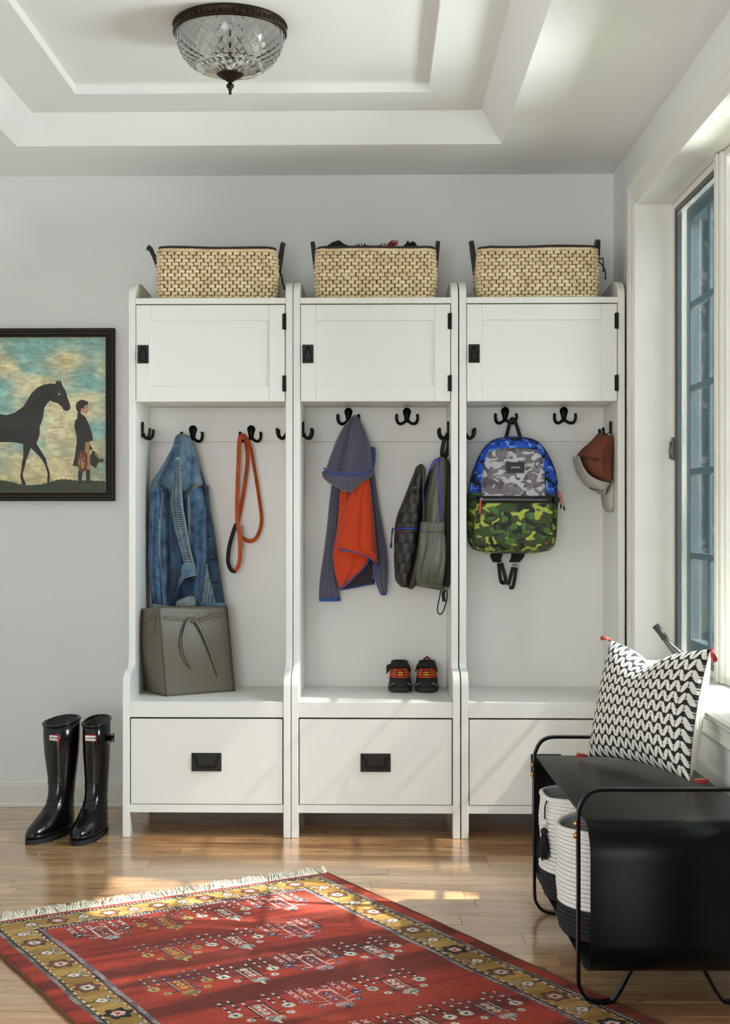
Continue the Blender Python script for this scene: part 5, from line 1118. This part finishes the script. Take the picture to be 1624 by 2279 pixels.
recalc(obj('bench_shell', sh, mSteel, smooth=True, **KB)).data
md = tb_.children[0].modifiers.new('bevel', 'BEVEL'); md.width = 0.001; md.segments = 1; md.limit_method = 'ANGLE'
def loop(y, lift):
    h = [(0.135, 0.1045), (0.120, 0.085), (0.098, 0.040+lift*0.5), (0.082, 0.012+lift), (0.070, 0.0045+lift), (0.045, 0.0045+lift), (0.022, 0.012+lift), (0.007, 0.030+lift), (0.0, 0.060+lift), (0.0, 0.20), (0.0, 0.33), (0.0, 0.440), (0.004, 0.464), (0.016, 0.487), (0.034, 0.499), (0.058, 0.503), (0.12, 0.503), (0.205, 0.503)]
    path = [(x, y, z) for x, z in h] + [(0.411-x, y, z) for x, z in reversed(h[:-1])]
    p3 = [tuple(q) for q in cr(path, 4)]
    w_, t_ = 0.021, 0.0075
    return B().tube(p3, 1.0, sec=[(-w_/2, -t_/2), (w_/2, -t_/2), (w_/2, t_/2), (-w_/2, t_/2)], up=(0, 1, 0))
for y, lf_ in ((0.375, 0.0), (-0.345, 0.009)):
    o = obj('rail_loop', loop(y, lf_), mSteel, bevel=0.0012, **KB)
    for z in (0.424, 0.397):
        obj('brass_screw', B().tube([(-0.0035, y, z), (-0.008, y, z)], [0.0072, 0.0068], 14).ball((-0.008, y, z), 0.0058, 10, 6, (0.7, 1, 1)), mBrass, smooth=True, parent=o, world=False)

# ---- rope baskets inside the bench
mRope = M('cream_rope', (232, 228, 222), 0.85, bump=(420, 0.7, 0.002), var=(220, 0.10, (212, 208, 202))); mRopeB = M('black_rope', (28, 28, 32), 0.9, bump=(420, 0.9, 0.002)); mBead = M('wood_bead', (222, 212, 196), 0.6)
def tassel(parent, top, L, r, mat, seed, dirv=(0, 0, -1), gold=None, world=True):
    rg = random.Random(seed); d = Vector(dirv).normalized(); s1 = d.orthogonal().normalized(); s2 = d.cross(s1); b = B(); top = Vector(top)
    b.ball(top + d*r*0.8, r*0.75, 8, 5)
    for k in range(34):
        a = rg.random()*6.28; q = rg.random()**0.5; off = (s1*math.cos(a)+s2*math.sin(a))*r*q
        e = top + d*(L*rg.uniform(0.88, 1.03)) + off*1.25
        b.tube([top+d*r+off*0.35, top+d*(L*0.45)+off*0.9, e], r*0.16, 4)
    o = obj('tassel', b, mat, parent, True, world=world)
    if gold:
        g_ = B()
        for k in range(7):
            a = rg.random()*6.28; off = (s1*math.cos(a)+s2*math.sin(a))*r*1.05
            g_.tube([top+d*r+off*0.4, top+d*(L*0.5)+off, top+d*(L*rg.uniform(0.9, 1.15))+off*1.3], r*0.09, 4)
        o2 = obj('gold_thread', g_, gold, parent, True, world=world); o2['kind'] = 'stuff'
    return o
def rope_basket(label, x, y, R, H, seed, bead_a):
    t = thing('rope_basket', label, 'basket', (x, y, 0.1095), 'rope baskets inside the bench'); KR = dict(parent=t, world=False); rg = random.Random(seed)
    pitch = 0.0108; rows = int(H/pitch)
    for k in range(rows):
        z = 0.006+k*pitch; rad = R*(0.90+0.10*min(1, k/5)**0.5) + 0.002*math.sin(k*0.6+seed)
        dip = 0.020*(1 if k == rows-1 else max(0, (k-rows+6)/6)) 
        path = [(rad*math.cos(a)*(1+0.012*math.sin(2*a+seed)), rad*math.sin(a)*(1-0.012*math.sin(2*a+seed)), z - dip*0.5*(1-math.cos(2*(a-bead_a)))*0.35 - dip*0.4*math.exp(-((((a-bead_a+PI) % (2*PI))-PI)/0.35)**2)) for a in [2*PI*j/56 for j in range(56)]]
        obj('rope_coil', B().tube(path, 0.0056 if k < rows-1 else 0.0075, 7, closed=True, up=(0, 0, 1)), mRopeB if z < 0.075 else mRope, smooth=True, **KR)
    obj('rope_base', B().lathe([(0.001, 0.002), (R*0.88, 0.002), (R*0.88, 0.010), (0.001, 0.010)], 40), mRopeB, **KR)
    a = bead_a; rx_ = R+0.010; px_, py_ = rx_*math.cos(a), rx_*math.sin(a); top = rows*pitch
    obj('hanging_cord', B().tube(cr([(px_*0.97, py_*0.97, top-0.014), (px_*1.01, py_*1.01, top-0.030), (px_*1.015, py_*1.015, top-0.062)], 4), 0.0020, 6), mRopeB, smooth=True, **KR)
    obj('wood_bead', B().ball((px_*1.02, py_*1.02, top-0.072), 0.0098, 12, 8), mBead, smooth=True, **KR)
    tassel(t, (px_*1.03, py_*1.03, top-0.084), 0.082, 0.0135, mRopeB, seed, world=False)
    ln = [(1.012*R*math.cos(a+0.75+q*0.1), 1.012*R*math.sin(a+0.75+q*0.1), top-0.030) for q in range(5)]
    obj('stitched_mark', B().tube([(p[0]*1.03, p[1]*1.03, p[2]) for p in ln], 0.0026, 6), mRopeB, smooth=True, **KR)
rope_basket('cream and black rope basket inside the bench, far one, bead showing', 0.578, -1.555, 0.128, 0.285, 3, math.radians(205))
rope_basket('cream and black rope basket inside the bench, nearer the camera', 0.583, -1.862, 0.128, 0.272, 7, math.radians(262))

# ---- cushion on the bench
tpil = thing('throw_cushion', 'cushion with black and white arrow print and red tassels on the bench', 'cushion', (0.74, -1.56, 0.447))
BL3, BR3, TR3, TL3 = Vector((0.600, -1.405, 0.456)), Vector((0.804, -1.745, 0.456)), Vector((0.868, -1.700, 0.790)), Vector((0.672, -1.352, 0.778))
pn = (BR3-BL3).cross(TL3-BL3).normalized()
if pn.y > 0: pn = -pn
NPc = 330
def pil(u, v, side):
    a, c = 2*u-1, 2*v-1
    uu = 0.5+0.5*a*(1-0.075*(1-c*c)); vv = 0.5+0.5*c*(1-0.10*(1-a*a)*(1 if c < 0 else 1.3))
    p = bilin(BL3, BR3, TR3, TL3, uu, vv)
    h = (0.068 if side > 0 else 0.088)*(max(0, 1-abs(a)**3.0)**0.48)*(max(0, 1-abs(c)**2.6)**0.52)
    chop = math.exp(-((u-0.46)/0.16)**2)*max(0, v)**5
    h *= 1-0.35*chop
    wr = 0.004*math.sin(9*u+5*v)*math.exp(-((v-0.12)/0.12)**2)*max(0, 1-a*a)
    q = p + pn*(h+wr)*side; q.z -= 0.040*chop
    q.z = max(q.z, 0.4485)
    return q
uu_, vv_ = np.meshgrid(np.linspace(0, 1, NPc), np.linspace(0, 1, NPc), indexing='ij')
rowsN, colsN = 11.0, 13.0
rv = vv_*rowsN; b_ = rv % 1.0; hc = uu_*colsN*2; kc = np.floor(hc).astype(int); la = hc-kc-0.5; sg_ = np.where(kc % 2 == 0, 1.0, -1.0)
leaf = np.zeros_like(b_, bool)
for dk_ in (-1, 0, 1):                                # slanted white leaves, leaning alternately
    sgk = np.where((kc+dk_) % 2 == 0, 1.0, -1.0); xx = la-dk_ - sgk*0.62*(b_-0.5); leaf |= ((xx/0.34)**2+((b_-0.5)/0.53)**2) < 1
gapc = (np.abs(b_-0.50) < 0.028)
gm_ = np.abs(((hc+0.0) % 1.0)-0.0) < 0.5
blk = ~leaf & ~(gapc & (b_ > 0.2) & (b_ < 0.8))
pc = np.where(blk[..., None], np.array(lin((34, 27, 30))), np.array(lin((226, 220, 208))))
obj('printed_front', B().grid(NPc, NPc, lambda u, v: pil(u, v, 1)), MA('printed_cotton', 0.9, bump=(500, 0.3, 0.0008)), tpil, True, cols=pc.reshape(-1, 3))
obj('cream_back', B().grid(60, 60, lambda u, v: pil(u, v, -1)), M('cream_cotton', (228, 220, 200), 0.9, bump=(400, 0.3, 0.0008)), tpil, True)
mTas = M('raspberry_yarn', (170, 42, 62), 0.8); mGth = M('gold_yarn', (206, 168, 86), 0.5, 0.4)
tassel(tpil, TL3+Vector((0, 0, 0)), 0.030, 0.006, mTas, 1, (-0.95, 0.1, 0.22), mGth); tassel(tpil, TR3, 0.036, 0.007, mTas, 2, (0.20, -0.5, -0.85), mGth)
tassel(tpil, BL3+Vector((-0.001, 0, 0.002)), 0.032, 0.006, mTas, 3, (-1, 0.1, 0.05), mGth); tassel(tpil, BR3+Vector((0.003, -0.003, 0.003)), 0.042, 0.006, mTas, 4, (0.94, -0.34, 0.0), mGth)

# ============================================================ RUG
RC = Vector((-0.1494, -0.9574, 0)); ES = Vector((0.8638, 0.5038, 0)); ET = Vector((0.5414, -0.8408, 0)); RW, RL = 1.114, 1.78
trug = thing('patterned_rug', 'red wool rug with gold border, dark motifs and white fringe on the floor', 'rug', RC - ES*RW*0.5 + ET*RL*0.5)
ns, nt_ = 420, 660
S, T = np.meshgrid(np.linspace(-RW, 0, ns), np.linspace(0, RL, nt_), indexing='ij')
wob = 0.006*(fbm(T*3+5, S*0+2, 61)-0.5)
Sx = S + 0.008*(fbm(T*6, S*4+1, 51)-0.5); Tx = T + 0.008*(fbm(S*6+7, T*4+3, 52)-0.5)
ab = fbm(T*16+3, S*1.2+T*2, 71, 4); fi = fbm(S*30, T*90, 81, 3); bg_ = fbm(T*4+9, S*2, 91, 3)
k1 = np.clip((ab-0.40)*4.2, 0, 1)[..., None]; k2 = np.clip((bg_-0.35)*2.5, 0, 1)[..., None]
RED = (L3((110, 36, 22))*(1-k1) + L3((180, 60, 38))*k1)*(1-0.35*k2) + L3((152, 56, 32))*0.35*k2
RED = RED*(0.66+0.40*fi[..., None])
GLD = (L3((148, 108, 46))*(1-k1)+L3((184, 144, 74))*k1)*(0.68+0.40*fi[..., None])
NAVY, BLK, WHT, PNK, BRN, YLW = L3((36, 48, 78)), L3((30, 24, 28)), L3((212, 200, 184)), L3((222, 172, 160)), L3((108, 62, 48)), L3((188, 152, 70))
rug = RED.copy()
dE = np.minimum(-Sx, np.minimum(Sx+RW, 99)); dF = np.minimum(Tx, RL-Tx)          # distance to side edges, to fringe ends
eS = dE - 0.0; eF = dF + 0.022                                                     # fringe ends have a thinner red band
d = np.minimum(eS, eF)
along = np.where(eS < eF, Tx, Sx)
gold = (d > 0.058) & (d < 0.146); rug[gold] = GLD[gold]
def line(c, w_, A_, B_, per, thick=0.5):
    m = np.abs(d-c) < w_; ph = ((along/per) % 1.0) < thick
    rug[m & ph] = A_; rug[m & ~ph] = B_
line(0.050, 0.006, BLK, WHT*0.8, 0.011, 0.62); line(0.0575, 0.0022, BLK, BLK, 0.02)
line(0.1565, 0.0062, NAVY, WHT*0.8, 0.011, 0.6); line(0.146, 0.0020, BLK, BLK, 0.02)
line(0.064, 0.0018, BLK, WHT, 0.03, 0.5); line(0.140, 0.0018, BLK, WHT, 0.03, 0.5)
def flower(cs, ct, r, outer, petal, heart, n=8, sq=1.0):
    x = (Sx-cs)/r; y = (Tx-ct)/r; q = np.hypot(x, y*sq); a = np.arctan2(y, x)
    if outer is not None:
        m = q < 1.0+0.16*np.cos(6*a); rug[m] = outer*(0.8+0.4*fi[m][:, None]); rug[(q < 1.12+0.16*np.cos(6*a)) & ~m] = BLK
    m = (q < (0.58 if outer is not None else 0.95)+0.10*np.cos(n*a)) ; rug[m] = petal
    m2 = m & (np.abs(np.sin(n*a/2)) < 0.22) & (q > 0.2); rug[m2] = outer if outer is not None else heart
    rug[q < (0.20 if outer is not None else 0.3)] = heart
def seg(s0, t0, s1, t1, w_, c):
    dx, dy = s1-s0, t1-t0; L2 = dx*dx+dy*dy+1e-12; k = np.clip(((Sx-s0)*dx+(Tx-t0)*dy)/L2, 0, 1)
    m = np.hypot(Sx-(s0+k*dx), Tx-(t0+k*dy)) < w_; rug[m] = c
# border flowers and bird figures
def bird(cs, ct, ds, dt, sgn):
    # a white lozenge with two hooked arms, pointing along (ds, dt)
    ps, pt = -dt, ds
    x = ((Sx-cs)*ds+(Tx-ct)*dt)/0.017; y = ((Sx-cs)*ps+(Tx-ct)*pt)/0.020; q = np.abs(x)+np.abs(y)
    rug[q < 1.25] = BLK; rug[q < 1.0] = WHT; rug[q < 0.30] = L3((150, 40, 36))
    for k in (-1, 1):
        a0 = (cs+ps*0.015*sgn, ct+pt*0.015*sgn); a1 = (cs+ps*0.022*sgn+ds*0.022*k, ct+pt*0.022*sgn+dt*0.022*k); a2_ = (cs+ps*0.034*sgn+ds*0.018*k, ct+pt*0.034*sgn+dt*0.018*k)
        seg(*a0, *a1, 0.0038, BLK); seg(*a1, *a2_, 0.0038, BLK); seg(*a0, *a1, 0.0018, WHT); seg(*a1, *a2_, 0.0018, WHT)
    seg(cs-ps*0.018*sgn, ct-pt*0.018*sgn, cs-ps*0.034*sgn, ct-pt*0.034*sgn, 0.0022, BLK)
for k in range(9):
    t_ = 0.236+0.196*k
    for (cs, sg) in ((-0.101, 1), (-RW+0.103, -1)):
        dark = (k in (3, 6)) if sg > 0 else (k in (3, 7))
        flower(cs, t_, 0.028, BLK if dark else BRN, PNK if k % 2 else WHT, BLK if k % 3 else L3((150, 40, 36)), 6)
        bird(cs, t_+0.098, 0, 1, 1 if sg > 0 else -1)
for k in range(6):
    s_ = -0.158-0.1475*k; flower(s_, 0.079, 0.025, BRN*1.15, PNK, WHT, 6); bird(s_-0.074, 0.079, 1, 0, 1)
bird(-0.1, 0.15, 0, 1, 1); bird(-RW+0.1, 0.15, 0, 1, -1)
# field motifs on a diagonal lattice
pal = {0: (WHT, BLK, PNK), 1: (YLW, NAVY, YLW), 2: (WHT, BLK, WHT), 3: (PNK, NAVY, WHT), 4: (WHT, BLK, PNK), 5: (WHT, NAVY, WHT), 6: (PNK, BLK, WHT)}
rgm = random.Random(12)
for r in range(7):
    for c in range(-1, 9):
        cs = -0.289-(3-c)*0.178-0.085*r; ct = 0.226+0.243*r
        if not (-0.90 < cs < -0.215) or ct > RL-0.25: continue
        A1, A2, A3 = pal[c % 7]; hs, ht_ = 0.076, 0.088
        def X_(a): return cs+a*hs
        def Y_(b): return ct+b*ht_
        out_c, in_c = (A1, A2) if c % 7 in (0, 3, 6) else (A2, A1)
        for a in (-0.27, 0.27): seg(X_(a), Y_(-0.35), X_(a), Y_(0.52), 0.0030, out_c); seg(X_(a*0.86), Y_(-0.33), X_(a*0.86), Y_(0.50), 0.0013, in_c)
        seg(X_(-0.27), Y_(-0.35), X_(0), Y_(-0.50), 0.0026, out_c); seg(X_(0.27), Y_(-0.35), X_(0), Y_(-0.50), 0.0026, out_c)
        for b in (-0.20, 0.06, 0.32): flower(X_(0), Y_(b), 0.0105, None, in_c, out_c, 6)
        # hatched base
        x = (Sx-X_(0.02))/(0.30*hs); y = (Tx-Y_(0.76))/(0.20*ht_); q = np.hypot(x, y); m = q < 1; hat = (((Sx+Tx)/0.0075) % 1.0) < 0.5
        rug[m & hat] = out_c; rug[m & ~hat] = in_c; seg(X_(0), Y_(0.92), X_(0.0), Y_(1.08), 0.0035, in_c)
        for a in (-1, 1):
            for ax in (0.92, 0.58): seg(X_(ax*a), Y_(-0.15), X_(ax*a), Y_(-0.85), 0.0011, out_c)
            seg(X_(0.30*a), Y_(0.55), X_(0.62*a), Y_(0.50), 0.0028, out_c); flower(X_(0.66*a), Y_(0.56), 0.0105, None, in_c, out_c, 5)
            seg(X_(0.32*a), Y_(0.35), X_(0.88*a), Y_(0.10), 0.0012, out_c); flower(X_(0.88*a), Y_(0.08), 0.0165, None, in_c, out_c, 8)
            for b in range(5):
                bb_ = -0.20-b*0.155
                for (ax, sh_) in ((0.92, 0.0), (0.58, -0.10), (0.26, -0.34)):
                    if ax < 0.3 and b > 2: continue
                    seg(X_(ax*a-0.05), Y_(bb_+sh_*0.6), X_(ax*a+0.065), Y_(bb_+sh_*0.6+0.035), 0.0033, out_c); 
                    if (b+int(ax*10)) % 2: seg(X_(ax*a), Y_(bb_+sh_*0.6-0.03), X_(ax*a), Y_(bb_+sh_*0.6+0.02), 0.0031, in_c)
hgt = 0.0085 + 0.0012*(fbm(S*120, T*120, 101, 2)-0.5) + 0.0006*np.sin(T*25)
em = np.clip(np.minimum(np.minimum(-S, S+RW), np.minimum(T, RL-T))/0.008, 0, 1); hgt = 0.0015+(hgt-0.0015)*em**0.5
edge_w = 0.010*(fbm(T*2.2+1, S*0, 111)-0.5)
px_ = RC.x + (S+edge_w)*ES.x + T*ET.x; py_ = RC.y + (S+edge_w)*ES.y + T*ET.y
rb = B(); rb.v = list(zip(px_.ravel().tolist(), py_.ravel().tolist(), hgt.ravel().tolist()))
ii, jj = np.meshgrid(np.arange(ns-1), np.arange(nt_-1), indexing='ij'); a0 = (ii*nt_+jj).ravel()
rb.f = np.stack([a0, a0+1, a0+nt_+1, a0+nt_], 1).tolist()
mPile = MA('wool_pile', 0.95, bump=(420, 0.9, 0.003), var=(120, 0.18))
obj('wool_pile', rb, mPile, trug, True, cols=rug.reshape(-1, 3))
# side selvedge and fringe
def rp(s, t, z): return (RC.x+s*ES.x+t*ET.x, RC.y+s*ES.y+t*ET.y, z)
for s0 in (-RW, 0.0):
    ew = [0.010*(float(fbm(np.array([k/60*RL*2.2+1]), np.array([0.0]), 111)[0])-0.5) for k in range(61)]
    obj('selvedge', B().tube([rp(s0+ew[k], k/60*RL, 0.0042) for k in range(61)], 0.0040, 6), M('brown_selvedge', (92, 56, 34), 0.9, bump=(300, 0.6)), trug, True)
fb = B(); rg = random.Random(5)
for k in range(900):
    s0 = -RW*rg.random(); L = rg.uniform(0.035, 0.085); sk = rg.uniform(-0.015, 0.03)+0.03*math.sin(s0*60); z1 = rg.uniform(0.002, 0.016)
    fb.tube([rp(s0, 0.003, 0.004), rp(s0+sk*0.35, -L*0.45, 0.004+z1), rp(s0+sk, -L, 0.0022+rg.random()*0.004)], [0.0018, 0.0014, 0.0008], 4)
o = obj('fringe', fb, M('ivory_fringe', (226, 218, 198), 0.9), trug); o['kind'] = 'stuff'

# ============================================================ CEILING LIGHT
LC = (-0.420, -1.290); ZTOP = 2.5618
tcl = thing('ceiling_light', 'cut glass bowl ceiling light with dark bronze ring and finial', 'lamp', (LC[0], LC[1], ZTOP))
c3 = (LC[0], LC[1], 0)
obj('ceiling_ring', B().lathe([(0.120, ZTOP), (0.160, ZTOP), (0.1645, ZTOP-0.004), (0.1645, ZTOP-0.008), (0.161, ZTOP-0.011), (0.163, ZTOP-0.024), (0.1655, ZTOP-0.027), (0.1655, ZTOP-0.032), (0.160, ZTOP-0.034), (0.154, ZTOP-0.031), (0.153, ZTOP-0.010), (0.120, ZTOP-0.009)], 72, c3), mBronze, tcl, True)
orn = B()
for k in range(110):
    a = 2*PI*k/110; orn.ball((LC[0]+0.1648*math.cos(a), LC[1]+0.1648*math.sin(a), ZTOP-0.0095), 0.0023, 6, 4)
for k in range(56):
    a = 2*PI*k/56; orn.ball((LC[0]+0.1625*math.cos(a), LC[1]+0.1625*math.sin(a), ZTOP-0.0185), 0.0035, 6, 5, (0.7, 0.7, 1.7))
o = obj('ring_ornament', orn, M('worn_bronze', (92, 70, 44), 0.35, 0.85), tcl, True); o['kind'] = 'stuff'
Rb, zt, zb_ = 0.155, ZTOP-0.030, ZTOP-0.150
ND = 30
def bowl(t_, a, off=0.0):
    ph = t_*PI/2; r_ = max(0.011, Rb*math.cos(min(ph, PI/2))**0.78)+off*math.cos(ph*0.8); z = zt-(zt-zb_)*math.sin(ph)**1.02-off*math.sin(ph*0.8)
    return Vector((LC[0]+r_*math.cos(a), LC[1]+r_*math.sin(a), z))
gb = B(); lev = [0.0, 0.09, 0.18, 0.27, 0.36, 0.44, 0.51, 0.57, 0.62]       # half-diamond levels, smaller towards the bottom
for i in range(len(lev)-2):
    for j in range(ND):
        a = 2*PI*(j+0.5*(i % 2))/ND; da = PI/ND
        q = [bowl(lev[i], a), bowl(lev[i+1], a+da), bowl(lev[i+2], a), bowl(lev[i+1], a-da)]
        c_ = bowl(lev[i+1], a, 0.0045); ins = [p_.lerp(c_, 0.34)+(c_-(q[0]+q[1]+q[2]+q[3])/4)*0.55 for p_ in q]
        gb.add(q+ins, [(4, 5, 6, 7), (0, 1, 5, 4), (1, 2, 6, 5), (2, 3, 7, 6), (3, 0, 4, 7)])
        if i == len(lev)-3: gb.add([q[2], bowl(lev[i+1], a+da), bowl(lev[i+2], a+2*da)], [(0, 1, 2)])
NF = ND*2; ringsF = []
for k in range(13):
    t_ = 0.62+(1-0.62)*k/12
    ringsF.append([bowl(t_, 2*PI*(j/2+0.5*((len(lev)-3) % 2))/ND, 0.0 if j % 2 == 0 else 0.0042*min(1, k/2)*(1-k/14)) for j in range(NF)])
gb.rings(ringsF, True, False)
inn = []
for i in range(24, -1, -1):
    t_ = i/24; ph = t_*PI/2; r0_ = max(0.010, (Rb-0.008)*math.cos(ph)**0.78 if t_ < 1 else 0.01); z = zt-(zt-zb_-0.006)*math.sin(ph)**1.02
    inn.append([(LC[0]+r0_*math.cos(2*PI*j/NF), LC[1]+r0_*math.sin(2*PI*j/NF), z) for j in range(NF)])
gb.rings(inn, True, False)
m, nt, bs = newmat('cut_crystal'); bs.inputs['Transmission Weight'].default_value = 1.0; bs.inputs['Roughness'].default_value = 0.14; bs.inputs['IOR'].default_value = 1.20; bs.inputs['Coat Weight'].default_value = 0.5; bs.inputs['Coat Roughness'].default_value = 0.03; bs.inputs['Base Color'].default_value = (0.97, 0.985, 1, 1)
recalc(obj('glass_bowl', gb, m, tcl))
obj('finial_cap', B().lathe([(0.002, zb_-0.004), (0.040, zb_+0.006), (0.041, zb_+0.003), (0.038, zb_-0.001), (0.026, zb_-0.009), (0.014, zb_-0.015), (0.010, zb_-0.019), (0.002, zb_-0.019)], 40, c3), mBronze, tcl, True)
obj('finial', B().lathe([(0.004, zb_-0.016), (0.007, zb_-0.020), (0.005, zb_-0.023), (0.0105, zb_-0.028), (0.012, zb_-0.032), (0.0095, zb_-0.037), (0.005, zb_-0.041), (0.006, zb_-0.044), (0.0035, zb_-0.047), (0.0045, zb_-0.052), (0.0035, zb_-0.056), (0.0005, zb_-0.058)], 20, c3), mBronze, tcl, True)
obj('stem', B().tube([(LC[0], LC[1], ZTOP-0.005), (LC[0], LC[1], zb_)], 0.0035, 8), mBronze, tcl, True)
mBulb = M('frosted_bulb', (240, 238, 228), 0.35)
for s in (-1, 1):
    bb = B().lathe([(0.004, 0.052), (0.010, 0.050), (0.012, 0.040), (0.012, 0.028), (0.018, 0.016), (0.022, 0.002), (0.018, -0.012), (0.008, -0.020), (0.001, -0.021)], 16, (LC[0]+s*0.062, LC[1], ZTOP-0.062))
    obj('bulb', bb, mBulb, tcl, True)
obj('lamp_pan', B().lathe([(0.001, ZTOP-0.002), (0.152, ZTOP-0.0105), (0.152, ZTOP-0.0125), (0.001, ZTOP-0.008)], 40, c3), M('white_pan', (230, 230, 228), 0.4), tcl)
